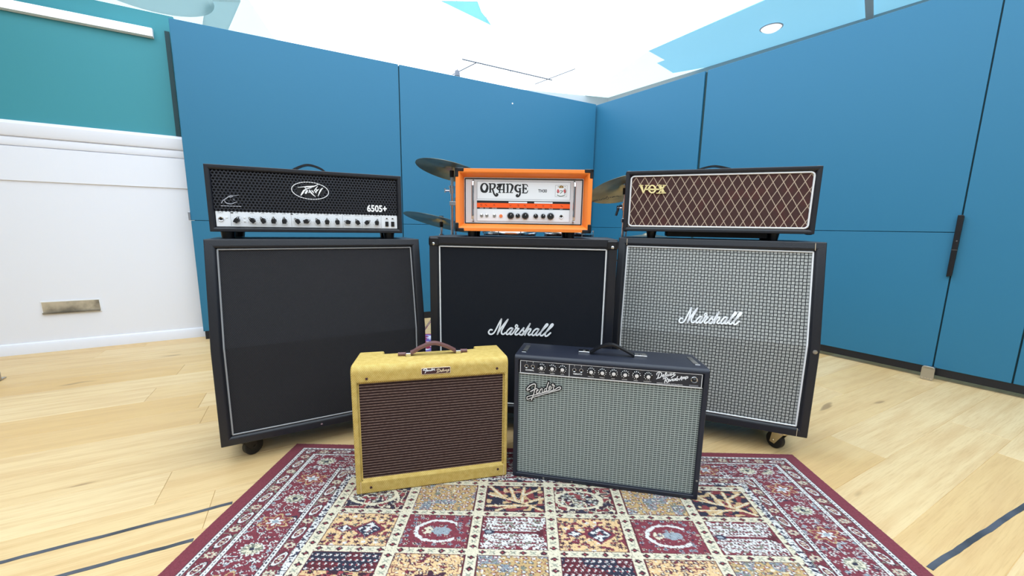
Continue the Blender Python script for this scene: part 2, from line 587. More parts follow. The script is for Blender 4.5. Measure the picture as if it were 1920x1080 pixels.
MB().tube((-1.05, -0.003, 2.10), (-1.05, 0.001, 2.10), 0.008).build('screw', 'white_paint', wl)

# ---- blue partition on the right
RO, RY = (0.921, 4.597), R(-53.7)
wr = empty('wall_right', (RO[0], RO[1], 0), RY); kind(wr); wr['label'] = 'blue panelled partition with black handle'
cols = ((-0.06, 1.222), (1.245, 2.852), (2.858, 3.156), (3.162, 4.7))
for i, (x0, x1) in enumerate(cols):
    dz = 0.0
    if i == 0:
        MB().box(x0, x1, 0, 0.05, SEAM + 0.0015, 2.25).build('panel', 'panel_blue', wr, bevel=0.002, seg=1)
        MB().box(x0, x1, 0, 0.05, 0.073, SEAM - 0.0015).build('panel', 'panel_blue', wr, bevel=0.002, seg=1)
    elif i == 1:
        MB().box(x0, x1, 0, 0.05, SEAM + 0.0015, 2.25).build('panel', 'panel_blue', wr, bevel=0.002, seg=1)
        MB().box(x0, x1, 0, 0.05, 0.073, SEAM - 0.0015).build('panel', 'panel_blue', wr, bevel=0.002, seg=1)
    else:
        MB().box(x0, x1, 0, 0.05, 0.073, 2.25).build('panel', 'panel_blue', wr, bevel=0.002, seg=1)
MB().box(-0.04, 4.68, 0.014, 0.046, 0.07, 2.24).build('backing', 'panel_gap_green', wr)
MB().box(-0.04, 4.68, 0.004, 0.046, 0.026, 0.0735).build('plinth', 'plinth_black', wr)
for x in (0.3, 1.7, 3.9):
    MB().box(x - 0.04, x + 0.04, 0.01, 0.04, 0.0, 0.03).build('caster_block', 'black_matt', wr)
hd = MB().plate([(2.839, 0.638), (2.862, 0.646), (2.866, 0.99), (2.862, 1.0), (2.840, 1.0)], -0.022, -0.0005).build('door_handle', 'black_plastic', wr, bevel=0.003)
MB().box(2.840, 2.864, -0.0235, -0.021, 0.795, 0.80).build('collar', 'chrome', hd)
MB().tube((2.855, -0.024, 0.85), (2.855, -0.021, 0.85), 0.004).build('screw', 'chrome', hd)
fb = MB()
fb.plate(rrect(2.815, 2.872, 0.0, 0.088, 0.014), -0.060, -0.052)
fb.box(2.818, 2.869, -0.060, 0.004, 0.072, 0.080)
fb = fb.build('metal_foot', 'steel', wr, bevel=0.002, label='worn metal floor foot')
for k in range(4):
    MB().tube((2.826 + 0.012 * k, -0.062, 0.014), (2.826 + 0.012 * k, -0.0595, 0.014), 0.003).build('bolt', 'chrome', fb)

# ---- white and teal wall at the left
WA = Vector((-3.34364, 2.42446, 0)); WB = Vector((-2.42273, 2.95297, 0))
WY = math.atan2(WB.y - WA.y, WB.x - WA.x)
ww = empty('wall_left', WA, WY); kind(ww); ww['label'] = 'white lower wall with teal paint above the dado'
S0, S1 = -3.2, 1.085
MB().box(S0, S1, 0.0, 0.06, 0.0, 1.50).build('lower_wall', 'white_wall', ww)
MB().box(S0, S1, 0.006, 0.06, 1.50, 2.305).build('upper_wall', 'teal_wall', ww)
dd = MB().prism([(0.0, 1.40), (-0.016, 1.405), (-0.022, 1.42), (-0.022, 1.478), (-0.012, 1.492), (0.0, 1.496)], S0, S1).build('trim_1', 'white_wall', ww, smooth=30)
MB().prism([(0.0, 1.345), (-0.010, 1.348), (-0.014, 1.36), (-0.010, 1.395), (0.0, 1.402)], S0, S1 - 0.02).build('trim_2', 'white_wall', ww, smooth=30)
MB().prism([(0.0, 1.128), (-0.010, 1.132), (-0.010, 1.34), (0.0, 1.345)], S0, S1).build('trim_3', 'white_wall', ww)
bb = MB().prism([(0.0, 0.0), (-0.016, 0.0), (-0.016, 0.058), (-0.010, 0.070), (0.0, 0.074)], S0, S1)
bb.v = [tuple(q) for q in bb.v]
bb = bb.build('baseboard_left', 'white_wall', ww, smooth=30)
MB().box(1.030, 1.056, -0.002, 0.008, 1.50, 2.20).build('gap_shade_strip', 'panel_gap_green', ww)  # dark strip painting in the shadow gap beside the blue panel

vent = empty('wall_vent', wpt(WA, WY, 0.365, -0.001, 0.300), WY)
tag(vent, 'rusty recessed metal vent plate low on the white wall', 'vent')
MB().plate([(-0.145, 0.048), (0.143, 0.046), (0.147, -0.044), (-0.142, -0.044)], -0.004, 0.0).build('frame', 'white_paint', vent, bevel=0.001, seg=1)
MB().plate([(-0.139, 0.041), (0.137, 0.039), (0.140, -0.030), (-0.137, -0.030)], -0.0055, -0.004).build('plate', 'rust', vent)
MB().box(-0.139, 0.139, -0.014, -0.004, -0.040, -0.030).build('lower_lip', 'steel', vent)
for x in (-0.115, 0.112):
    MB().tube((x, -0.0085, 0.0), (x, -0.005, 0.0), 0.006).build('screw', 'rust', vent)

sl = empty('strip_light', wpt(WA, WY, -0.7, 0.0, 2.165), WY)
tag(sl, 'long white fluorescent strip light on the teal wall', 'light')
MB().prism([(0.004, -0.03), (-0.03, -0.026), (-0.03, 0.026), (0.004, 0.03)], -1.6, 1.67).build('housing', 'white_paint', sl)
MB().prism([(-0.031, -0.022), (-0.05, -0.012), (-0.05, 0.014), (-0.031, 0.022)], -1.6, 1.66).build('diffuser', 'tube_glow', sl)

# small foot standing on the floor at the left
lf = MB(); lf.plate(rrect(-0.045, 0.0, 0.0, 0.06, 0.01), -0.008, 0.0); lf.box(-0.04, -0.005, -0.008, 0.05, 0.0, 0.008)
lf = lf.build('metal_bracket', 'steel', None, bevel=0.002)
lf.location = (-2.828, 2.04, 0); lf.rotation_euler = (0, 0, 0.5)
tag(lf, 'small upright metal bracket on the oak floor by the white wall', 'bracket')

# ---- ceiling
CZ = 2.75
ce = MB().box(-6.5, 6.5, -4.0, 8.0, CZ + 0.02, CZ + 0.08).build('ceiling', 'ceiling_paint'); kind(ce)
def flat(name, poly, z0, z1, mat, parent=None):
    n = len(poly)
    mb = MB().add([(x, y, z0) for x, y in poly] + [(x, y, z1) for x, y in poly],
                  [tuple(range(n)), tuple(range(2 * n - 1, n - 1, -1))] + [(i, n + i, n + (i + 1) % n, (i + 1) % n) for i in range(n)])
    return mb.build(name, mat, parent)
sky = flat('window_1', [(-2.15, 3.3), (-2.45, 4.3), (-2.5, 5.2), (-1.6, 6.2), (0, 6.6), (1.01, 5.85), (1.40, 4.44), (2.01, 3.49), (2.9, 2.05), (3.4, 0.6), (3.4, -2.6), (-3.0, -2.6), (-3.0, 1.5)], CZ, CZ + 0.018, 'luminous')  # part over and behind the camera is added to light the amp fronts
kind(sky); sky['label'] = 'large glowing white skylight in the ceiling, extended nearer to light the amps'
glow2 = flat('glow_ceiling_blue', [(1.40, 4.44), (1.66, 4.66), (1.60, 4.74), (1.90, 5.02), (2.7, 4.55), (3.3, 3.9), (4.6, 1.6), (4.4, -1.0), (3.42, -1.0), (3.42, 0.62), (2.91, 2.07), (2.02, 3.50)], CZ, CZ + 0.016, 'luminous_cyan')  # plain ceiling area with an added glow, bounced light leaves it dim
kind(glow2); glow2['label'] = 'pale blue ceiling area made to glow as if lit'
glow3 = flat('glow_ceiling_left', [(-2.17, 3.3), (-2.47, 4.3), (-2.52, 5.2), (-3.4, 5.2), (-4.2, 4.2), (-4.2, 2.9), (-3.2, 2.4)], CZ, CZ + 0.016, 'luminous_pale')  # ceiling left of the skylight, glow added so it looks lit
kind(glow3); glow3['label'] = 'pale ceiling above the white wall, made to glow as if lit'
tr = flat('trim_4', [(-2.62, 3.60), (-2.33, 3.60), (-2.80, 4.10), (-3.05, 4.10)], CZ - 0.02, CZ - 0.002, 'cloth_pale'); kind(tr); tr['label'] = 'pale grey ceiling beam under the skylight'  # ceiling beam, made translucent so the glow above brightens it
tr = flat('trim_5', [(2.76, 3.40), (2.83, 3.40), (3.20, 3.80), (3.13, 3.80)], CZ - 0.03, CZ - 0.002, 'white_paint'); kind(tr); tr['label'] = 'thin grey ceiling beam'
glow4 = flat('glow_ceiling_corner', [(1.01, 5.85), (1.40, 4.44), (1.66, 4.66), (1.60, 4.74), (1.92, 5.04), (2.6, 4.6), (3.2, 5.0), (2.2, 7.2), (0.0, 6.6)], CZ, CZ + 0.014, 'luminous_pale'); kind(glow4); glow4['label'] = 'pale ceiling above the corner, made to glow as if lit'  # glowing fill over the dim ceiling corner, added to brighten it
cl = flat('ceiling_flag', [(-0.62, 3.50), (-0.32, 3.50), (-0.30, 3.66), (-0.255, 3.78), (-0.229, 3.876)], CZ - 0.043, CZ - 0.04, 'cloth_cyan')
tag(cl, 'pale blue cloth flag hanging under the bright skylight', 'flag')
for hx_, hy_ in ((-0.5, 3.56), (-0.27, 3.80)):
    MB().tube((hx_, hy_, CZ - 0.041), (hx_, hy_, CZ), 0.003).build('hanger', 'steel', cl)
disc = MB().lathe([(0.0, 0.0), (0.42, 0.0), (0.45, 0.01), (0.42, 0.02), (0.0, 0.02)], 40).build('ceiling_disc', 'cloth_pale')
disc.location = (-2.95, 3.38, CZ - 0.045); tag(disc, 'round pale disc on the ceiling above the teal wall', 'ceiling disc')
MB().tube((0, 0, 0.02), (0, 0, 0.045), 0.01).build('hanger', 'steel', disc)
rod = MB()
rod.tube((-0.60, 4.69, CZ - 0.012), (0.465, 5.27, CZ - 0.012), 0.007)
rod.tube((-0.78, 5.15, CZ - 0.012), (-0.45, 4.78, CZ - 0.012), 0.006)
rod.tube((0.26, 5.42, CZ - 0.012), (0.70, 4.91, CZ - 0.012), 0.005)
rod.tube((-0.06, 5.02, CZ - 0.012), (-0.06, 5.02, CZ + 0.005), 0.006)
rod = rod.build('rigging_rail', 'grey_letter'); tag(rod, 'thin grey rigging rail crossing the skylight', 'rail')
sp = MB().tube((0, 0, 0), (0, 0, -0.06), 0.028, 0.036).tube((0, 0, 0.02), (0, 0, 0), 0.006).build('spot_lamp', 'grey_letter')
sp.location = (-0.70, 5.0, CZ - 0.022); tag(sp, 'small grey spot lamp fixed under the skylight', 'lamp')
MB().tube((0, 0, -0.058), (0, 0, -0.064), 0.026).build('lens', 'white_paint', sp)
hm = MB().lathe([(0.0, -0.035), (0.05, -0.030), (0.075, -0.014), (0.085, 0.0), (0.0, 0.0)], 24).build('ceiling_lamp', 'lamp_glow')
hm.location = (2.36, 3.92, CZ - 0.002); tag(hm, 'small round glowing lamp on the pale blue ceiling', 'lamp')
MB().lathe([(0.083, -0.006), (0.092, -0.004), (0.094, 0.0), (0.083, 0.0)], 24).build('rim', 'white_paint', hm)

# ---- outer room (behind the partitions and the camera)
def wall_between(name, p, q, mat):
    p, q = Vector((p[0], p[1], 0)), Vector((q[0], q[1], 0))
    o = MB().box(0, (q - p).length, 0, 0.08, 0.0, CZ - 0.001).build(name, mat); o.location = p
    o.rotation_euler = (0, 0, math.atan2(q.y - p.y, q.x - p.x)); kind(o)
    return o
wall_between('wall_corner_left', (-3.0, 4.95), (1.34, 5.946), 'grey_wall')
wall_between('wall_corner_right', (1.34, 5.946), (4.6, 1.75), 'grey_wall')
for nm, b in (('wall_far', (-6.5, 6.5, 7.9, 8.0)), ('wall_rear', (-6.5, 6.5, -4.0, -3.9)), ('wall_outer_left', (-6.5, -6.4, -3.9, 7.9)), ('wall_outer_right', (6.4, 6.5, -3.9, 7.9))):
    kind(MB().box(b[0], b[1], b[2], b[3], 0.0, CZ + 0.02).build(nm, 'rear_wall'))

# ================================================================== RUG
def srgb(*c): return np.array(lin(c))
MAR, MAR2, CRM, WHT = srgb(118, 46, 58), srgb(86, 32, 42), srgb(206, 196, 170), srgb(206, 204, 200)
NAV, GLD, OCH, GRY = srgb(44, 44, 62), srgb(212, 176, 126), srgb(184, 152, 100), srgb(140, 150, 158)
DRK, RED, GRN = srgb(58, 32, 44), srgb(146, 60, 66), srgb(146, 148, 130)
rs = np.random.RandomState(7)
TAB = rs.rand(256, 256)
def vn(x, y, seed=0):
    x = x + seed * 17.3; y = y + seed * 9.1
    xi, yi = np.floor(x).astype(int), np.floor(y).astype(int)
    fx, fy = x - xi, y - yi
    fx, fy = fx * fx * (3 - 2 * fx), fy * fy * (3 - 2 * fy)
    g = lambda i, j: TAB[i % 256, j % 256]
    return (g(xi, yi) * (1 - fx) + g(xi + 1, yi) * fx) * (1 - fy) + (g(xi, yi + 1) * (1 - fx) + g(xi + 1, yi + 1) * fx) * fy
def scatter(x, y, pitch, seed=0, jit=0.6):
    """distance to, angle round and random id of the nearest jittered grid point"""
    xi, yi = np.floor(x / pitch).astype(int), np.floor(y / pitch).astype(int)
    best = np.full(x.shape, 9e9); bi = np.zeros(x.shape); ang = np.zeros(x.shape)
    for dx in (-1, 0, 1):
        for dy in (-1, 0, 1):
            i, j = xi + dx, yi + dy
            px = (i + 0.5 + (TAB[(i + seed) % 256, (j * 3 + seed) % 256] - 0.5) * jit) * pitch
            py = (j + 0.5 + (TAB[(j + 50 + seed) % 256, (i * 5 + seed) % 256] - 0.5) * jit) * pitch
            d = np.hypot(x - px, y - py); mk = d < best
            best = np.where(mk, d, best); bi = np.where(mk, TAB[(i * 7 + seed) % 256, (j * 11) % 256], bi)
            ang = np.where(mk, np.arctan2(y - py, x - px), ang)
    return best, ang, bi

def rug_colours(u, w, UW, WL):
    C = np.empty(u.shape + (3,)); C[:] = MAR
    def put(mk, col): C[mk] = col
    dl, dr, dt, db = u, UW - u, w, WL - w
    d = np.minimum(np.minimum(dl, dr), np.minimum(dt, db))
    side = (np.minimum(dl, dr) <= np.minimum(dt, db))
    s = np.where(side, w, u)
    # scrolling flowers of the main border
    mb_ = (d > 0.122) & (d < 0.246)
    f, a, r = scatter(u, w, 0.024, 3)
    put(mb_ & (f < 0.0085 * (0.75 + 0.35 * np.cos(4 * a))) & (r > 0.25), WHT)
    put(mb_ & (f < 0.0035) & (r > 0.25), MAR2)
    put(mb_ & (f < 0.007) & (r > 0.8), GRY)
    n1 = vn(u * 46, w * 46, 1)
    put(mb_ & (np.abs(n1 - 0.5) < 0.028), WHT); put(mb_ & (np.abs(n1 - 0.56) < 0.016), NAV)
    put(mb_ & (np.abs(n1 - 0.43) < 0.012), NAV)
    P = 0.158; t = ((s - 0.185) / P); k = np.round(t); off = (t - k) * P; e = d - 0.184
    rr = np.hypot(off, e); an = np.arctan2(e, off)
    daisy = (np.mod(k, 2) == 0); scal = 0.033 + 0.004 * np.cos(14 * an)
    put(mb_ & (rr < scal + 0.010), MAR)
    put(mb_ & daisy & (rr < scal), WHT); put(mb_ & daisy & (rr < 0.029), GRN * 0.6)
    put(mb_ & daisy & (rr < 0.027) & (vn(u * 210, w * 210, 2) > 0.45), CRM)
    put(mb_ & daisy & (rr < 0.008), NAV)
    lob = 0.040 + 0.011 * np.cos(6 * an)
    put(mb_ & ~daisy & (rr < lob), GLD * 0.72); put(mb_ & ~daisy & (rr < lob - 0.007), RED * 0.8)
    put(mb_ & ~daisy & (rr < 0.019 + 0.008 * np.cos(6 * an)), WHT); put(mb_ & ~daisy & (rr < 0.010), GRY)
    # narrow guard bands with leaves and rosettes
    for b0, b1, ph in ((0.064, 0.108, 0.0), (0.260, 0.298, 0.06)):
        m_ = (d > b0) & (d < b1); c_ = (b0 + b1) / 2
        put(m_, MAR * 0.86)
        t = (s + ph) / 0.142; k = np.floor(t); o_ = (t - k - 0.5) * 0.142; e = d - c_
        el = np.hypot(o_ / 0.034, (e + 0.16 * o_) / 0.0125)
        put(m_ & (el < 1.0), WHT); put(m_ & (el < 0.68), MAR * 0.8); put(m_ & (el < 0.45) & (np.mod(o_, 0.012) < 0.006), CRM)
        put(m_ & (np.abs(el - 1.08) < 0.08), DRK)
        o2 = np.where(o_ > 0, o_ - 0.071, o_ + 0.071); q = np.hypot(o2, e)
        put(m_ & (q < 0.015 + 0.003 * np.cos(8 * np.arctan2(e, o2))), CRM * 0.85); put(m_ & (q < 0.009) & (vn(u * 260, w * 260, 4) > 0.5), RED)
        put(m_ & (q < 0.004), NAV)
        tn = vn(u * 60, w * 60, 5); put(m_ & (el > 1.2) & (q > 0.018) & (np.abs(tn - 0.5) < 0.05), GRN * 0.7)
    # white chains
    for c_ in (0.056, 0.115, 0.252):
        e = np.abs(d - c_); put(e < 0.0085, DRK); put(e < 0.0062, WHT); put((e < 0.0024) & (np.mod(s, 0.016) < 0.008), NAV)
    m_ = (d > 0.298) & (d < 0.320)
    put(m_, NAV * 1.2); put(m_ & (vn(u * 190, w * 190, 6) > 0.45), WHT)
    # ---- field
    g0u, g0w, p = 0.337, 0.350, 0.2262
    fd = d > 0.320
    put(fd, CRM)
    cu, cw = (u - g0u) / p, (w - g0w) / p
    iu, iw = np.floor(cu).astype(int), np.floor(cw).astype(int)
    a, b = (cu - iu) * 2 - 1, (cw - iw) * 2 - 1
    inside = fd & (np.abs(a) < 0.86) & (np.abs(b) < 0.86)
    # flowers and crosses on the cream bands
    bu = (np.abs(a) >= 0.86); along = np.where(bu, cw, cu); across = np.where(bu, np.minimum(cu - np.floor(cu), 1 - (cu - np.floor(cu))), np.minimum(cw - np.floor(cw), 1 - (cw - np.floor(cw))))
    t = along * 4; k = np.floor(t); o_ = (t - k - 0.5) / 4
    q = np.hypot(o_, across); an = np.arctan2(across, o_)
    st = fd & ~inside & ~((np.abs(a) >= 0.86) & (np.abs(b) >= 0.86))
    put(st & (q < 0.040 + 0.008 * np.cos(4 * an)), DRK); put(st & (q < 0.016), RED)
    o2 = np.where(o_ > 0, o_ - 0.125, o_ + 0.125)
    put(st & ((np.abs(o2 - across) < 0.012) | (np.abs(o2 + across) < 0.012)) & (np.hypot(o2, across) < 0.05), GRN * 0.95)
    put(inside & ((np.abs(a) > 0.83) | (np.abs(b) > 0.83)), MAR2)
    inn = inside & (np.abs(a) < 0.83) & (np.abs(b) < 0.83)
    kinds = [[0, 1, 2, 0, 1, 2], [3, 4, 5, 3, 4, 5], [6, 7, 1, 6, 7, 1], [5, 3, 4, 5, 3, 4]]
    K = np.array([[kinds[r % 4][c % 6] for c in range(6)] for r in range(40)])
    ty = K[np.clip(iw, 0, 39), np.clip(iu, 0, 5)]
    n30, n60 = vn(u * 75, w * 75, 8), vn(u * 130, w * 130, 9)
    f, an, r = scatter(u, w, 0.021, 11); fl_ = 0.0075 * (0.8 + 0.3 * np.cos(5 * an))
    # 0 dark with cream scrolls round an oval
    m_ = inn & (ty == 0)
    put(m_, DRK); put(m_ & (np.abs(n30 - 0.5) < 0.075), CRM); put(m_ & (n30 > 0.68), RED * 0.8); put(m_ & (n30 < 0.25), NAV)
    ov = np.hypot((a + 0.15) / 0.66, b / 0.56)
    put(m_ & (np.abs(ov - 1) < 0.09), CRM); put(m_ & (ov < 0.9) & (r > 0.4) & (f < fl_ * 1.25), GRN * 0.75); put(m_ & (ov < 0.9) & (f < 0.004), WHT)
    # 1 ochre with small red and grey-blue flowers
    m_ = inn & (ty == 1)
    put(m_, OCH); put(m_ & (vn(u * 26, w * 26, 10) > 0.66), GRY * 0.8); put(m_ & (f < fl_ * 1.1), RED * 0.75); put(m_ & (f < fl_) & (r > 0.6), NAV * 1.4)
    put(m_ & (f < 0.0038), WHT); put(m_ & (n60 > 0.78), GRN * 0.6); put(m_ & (n60 < 0.15), CRM)
    # 2 navy with a cream branching tree
    m_ = inn & (ty == 2)
    put(m_, NAV * 0.8); put(m_ & (vn(u * 55, w * 55, 12) > 0.62), RED * 0.7); put(m_ & (vn(u * 60, w * 60, 13) > 0.74), GLD * 0.8)
    for (x0, y0, x1, y1) in ((0.75, 0.72, 0.2, 0.25), (0.2, 0.25, -0.8, -0.25), (0.2, 0.25, 0.25, -0.75), (-0.3, 0.0, -0.75, -0.75), (0.45, 0.45, -0.75, 0.5), (0.22, -0.2, 0.7, -0.65), (-0.1, 0.48, -0.5, 0.78), (0.3, 0.3, 0.8, -0.05), (0.0, 0.1, -0.15, -0.7)):
        L2 = (x1 - x0) ** 2 + (y1 - y0) ** 2
        tt = np.clip(((a - x0) * (x1 - x0) + (b - y0) * (y1 - y0)) / L2, 0, 1)
        dd_ = np.hypot(a - x0 - tt * (x1 - x0), b - y0 - tt * (y1 - y0)) + (n60 - 0.5) * 0.05
        put(m_ & (dd_ < 0.055), GLD * 0.9); put(m_ & (dd_ < 0.022), CRM)
    # 3 gold with medallions
    m_ = inn & (ty == 3)
    put(m_, GLD); put(m_ & (f < fl_ * 1.15) & (r > 0.35), DRK * 1.5); put(m_ & (f < fl_) & (r < 0.12), WHT); put(m_ & (n30 > 0.74), MAR); put(m_ & (n60 < 0.16), GRN * 0.6)
    for cx, sx, sy in ((0.22, 0.34, 0.46), (-0.42, 0.22, 0.20)):
        md = np.sqrt(np.abs(a - cx) / sx) ** 1.4 + (np.abs(b) / sy) ** 1.3
        put(m_ & (md < 1.2), MAR); put(m_ & (md < 0.95), NAV * 1.2); put(m_ & (md < 0.85) & (n60 > 0.48), WHT); put(m_ & (md < 0.4) & (n60 < 0.5), MAR)
    # 4 red with a white wreath
    m_ = inn & (ty == 4)
    put(m_, MAR * 1.05); put(m_ & (f < fl_) & (r > 0.5), GRY); put(m_ & (f < fl_ * 0.8) & (r < 0.3), CRM); put(m_ & (f < 0.003), NAV)
    wr_ = np.hypot((a - 0.05) / 0.62, b / 0.58) + (n60 - 0.5) * 0.10
    put(m_ & (wr_ < 1.1) & (wr_ > 0.55) & (a < 0.45), MAR * 1.05); put(m_ & (np.abs(wr_ - 0.95) < 0.09) & (a < 0.5), WHT)
    put(m_ & (np.hypot((a - 0.12) / 0.26, b / 0.20) + (n60 - 0.5) * 0.5 < 1), GRY); put(m_ & (np.hypot((a + 0.25) / 0.14, b / 0.2) < 1) & (n60 > 0.45), CRM)
    # 5 white rows of a poplar pattern
    m_ = inn & (ty == 5)
    row = np.mod(b * 6.0 + 0.10 * np.sin(a * 40), 1.0)
    put(m_, WHT); put(m_ & (row < 0.42) & (n60 > 0.42), MAR * 0.9); put(m_ & (row > 0.62) & (np.mod(a * 11 + np.floor(b * 6) * 0.5, 1) < 0.4), DRK * 1.4); put(m_ & (n60 > 0.8), GRN * 0.7)
    put(m_ & (np.abs(b) < 0.07), MAR * 0.8); put(m_ & (np.hypot((a + 0.66) / 0.16, b / 0.13) < 1), NAV * 1.3); put(m_ & (np.hypot((a + 0.66) / 0.08, b / 0.07) < 1), GRY)
    put(m_ & (a > 0.55) & (np.abs(b) < (a - 0.5) * 0.8), MAR2); put(m_ & ((np.abs(b) > 0.74) | (np.abs(a) > 0.76)) & (n60 > 0.45), MAR)
    # 6 navy with rows of pale dots
    m_ = inn & (ty == 6)
    put(m_, NAV * 0.9); put(m_ & (vn(u * 22, w * 22, 15) > 0.58), MAR2)
    dx_, dy_ = np.mod(a * 6.5 + 0.5 * np.mod(np.floor(b * 5), 2), 1) - 0.5, np.mod(b * 5, 1) - 0.5
    put(m_ & (np.hypot(dx_ * 0.8, dy_ + 0.4 * dx_) < 0.22), WHT); put(m_ & (np.hypot(dx_ * 0.8 + 0.12, dy_) < 0.14), RED)
    put(m_ & (np.abs(b - 0.1) < 0.14), DRK); put(m_ & (np.abs(b - 0.1) < 0.14) & (n30 > 0.52), GLD * 0.9); put(m_ & (np.abs(b - 0.1) < 0.14) & (n60 > 0.68), RED)
    # 7 gold with a dark maroon flower
    m_ = inn & (ty == 7)
    put(m_, GLD); put(m_ & (np.abs(n30 - 0.5) < 0.06), MAR * 0.9); put(m_ & (f < fl_ * 1.2) & (r > 0.4), DRK * 1.6); put(m_ & (f < 0.0035), CRM)
    fr_ = np.hypot((a - 0.2) / 0.5, (b - 0.25) / 0.42); aa = np.arctan2(b - 0.25, a - 0.2)
    put(m_ & (fr_ < 0.75 + 0.22 * np.cos(7 * aa)), DRK * 1.3); put(m_ & (fr_ < 0.3), GLD * 0.9); put(m_ & (fr_ < 0.2), RED)
    # pile variation
    sp = rs.rand(*u.shape); field = d > 0.066
    C[field & (sp < 0.014)] = WHT * 0.8; C[field & (sp > 0.970)] = DRK * 1.2
    grey = C.mean(-1, keepdims=True)
    C = C * 0.93 + grey * 0.07 + 0.004
    C *= (0.84 + 0.32 * rs.rand(*u.shape))[..., None]
    return C

def make_rug():
    UW, YL, YS = 2.014, 1.80, 0.635
    xs = np.linspace(0, UW, 806)
    ys = np.concatenate([np.arange(0, 0.72, 0.00215), np.linspace(0.72, YL, 190)])
    U, Yv = np.meshgrid(xs, ys)
    W = Yv / YS
    C = rug_colours(U, W, UW, YL / YS)
    # corners on the floor (a slightly skewed rug)
    TL, TR, BL = np.array([-0.868, 1.455]), np.array([1.139, 1.434]), np.array([-0.888, 0.855])
    ex = (TR - TL) / UW; ey = (BL - TL) / np.linalg.norm(BL - TL)
    Px = TL[0] + U * ex[0] + Yv * ey[0]; Py = TL[1] + U * ex[1] + Yv * ey[1]
    wob = 0.006 * (vn(Yv * 5, Yv * 0, 3) - 0.5)
    Px = Px + wob * (np.abs(U - UW / 2) / (UW / 2)) ** 6 * np.sign(U - UW / 2)
    Z = 0.0070 + 0.0010 * rs.rand(*U.shape)
    Z[0, :] = Z[-1, :] = 0.0005; Z[:, 0] = Z[:, -1] = 0.0005
    ny, nx = U.shape
    co = np.stack([Px, Py, Z], -1).reshape(-1, 3)
    idx = np.arange(ny * nx).reshape(ny, nx)
    q = np.stack([idx[:-1, :-1], idx[1:, :-1], idx[1:, 1:], idx[:-1, 1:]], -1).reshape(-1, 4)
    me = bpy.data.meshes.new('rug')
    me.vertices.add(len(co)); me.vertices.foreach_set('co', co.ravel())
    me.loops.add(q.size); me.loops.foreach_set('vertex_index', q.ravel())
    me.polygons.add(len(q)); me.polygons.foreach_set('loop_start', np.arange(0, q.size, 4)); me.polygons.foreach_set('loop_total', np.full(len(q), 4))
    me.update(); me.validate()
    at = me.attributes.new('pile', 'FLOAT_COLOR', 'POINT')
    at.data.foreach_set('color', np.concatenate([C.reshape(-1, 3), np.ones((len(co), 1))], 1).astype(np.float32).ravel())
    m_, nt, p = new_mat('rug_pile')
    an = nt.nodes.new('ShaderNodeAttribute'); an.attribute_name = 'pile'
    nt.links.new(an.outputs['Color'], p.inputs['Base Color'])
    p.inputs['Roughness'].default_value = 0.95; p.inputs['Specular IOR Level'].default_value = 0.1
    p.inputs['Sheen Weight'].default_value = 0.15
    o = obj('rug', me, 'rug_pile')
    tag(o, 'large maroon patterned rug with panelled garden motifs under the small amps', 'rug')
make_rug()

dr = MB().box(-0.95, 0.95, -0.42, 0.62, 0.0, 0.006).build('drum_rug', 'drum_rug_pile', bevel=0.002, seg=1)
dr.location = (0.12, 2.52, 0.0); dr.rotation_euler = (0, 0, 0.05)
tag(dr, 'small purple, red and white rug under the drum stands', 'rug')

# ---- tape lines on the floor
def tape(p, q, wd, label):
    p, q = Vector(p), Vector(q); L = (q - p).length; n = max(6, int(L / 0.03)); vs, fs = [], []
    random.seed(int(L * 1000))
    for i in range(n + 1):
        x = L * i / n; j = random.uniform(-0.0012, 0.0012)
        vs += [(x, -wd / 2 + j, 0.0002), (x, -wd / 2 + j, 0.0011), (x, wd / 2 + j, 0.0011), (x, wd / 2 + j, 0.0002)]
    for i in range(n):
        k = 4 * i
        for a_, b_ in ((0, 1), (1, 2), (2, 3)): fs.append((k + a_, k + b_, k + 4 + b_, k + 4 + a_))
    fs += [(0, 1, 2, 3), (4 * n, 4 * n + 3, 4 * n + 2, 4 * n + 1)]
    o = MB().add(vs, fs).build('floor_tape', 'tape_grey')
    o.location = (p.x, p.y, 0); o.rotation_euler = (0, 0, math.atan2(q.y - p.y, q.x - p.x))
    tag(o, label, 'tape', 'tape lines on the floor')
tape((-1.95, 0.562, 0), (-0.888, 1.119, 0), 0.013, 'grey tape line ending at the rug edge, next to the plank end joint')
tape((-1.80, 0.520, 0), (-0.892, 0.970, 0), 0.013, 'grey tape line between the rug and the other left tape line')
tape((1.136, 0.915, 0), (2.30, 1.412, 0), 0.014, 'grey tape line running from the rug towards the blue partition')

# ================================================================== AMPLIFIERS
def caster(parent, x, y, h, fork_mat, r=0.032, rot=0.0):
    f = MB()
    f.box(-0.032, 0.032, -0.028, 0.028, h - 0.008, h)
    f.tube((0, 0, h - 0.02), (0, 0, h - 0.006), 0.024, n=14)
    for s in (-1, 1):
        xx = s * 0.0165
        f.add([(xx - 0.0015, -0.022, h - 0.018), (xx - 0.0015, 0.022, h - 0.018), (xx - 0.0015, 0.030, r - 0.010), (xx - 0.0015, 0.010, r - 0.012),
               (xx + 0.0015, -0.022, h - 0.018), (xx + 0.0015, 0.022, h - 0.018), (xx + 0.0015, 0.030, r - 0.010), (xx + 0.0015, 0.010, r - 0.012)],
              [(0,1,2,3),(7,6,5,4),(0,4,5,1),(1,5,6,2),(2,6,7,3),(3,7,4,0)])
    c = f.build('caster', fork_mat, parent, smooth=30); c.location = (x, y, 0); c.rotation_euler = (0, 0, rot)
    wh = MB().tube((-0.013, 0.018, r), (0.013, 0.018, r), r, n=26)
    wo = wh.build('wheel', 'rubber', c, bevel=0.005, seg=2)
    ax = MB().tube((-0.021, 0.018, r), (0.021, 0.018, r), 0.006, n=10).build('axle', fork_mat, c)
    return c

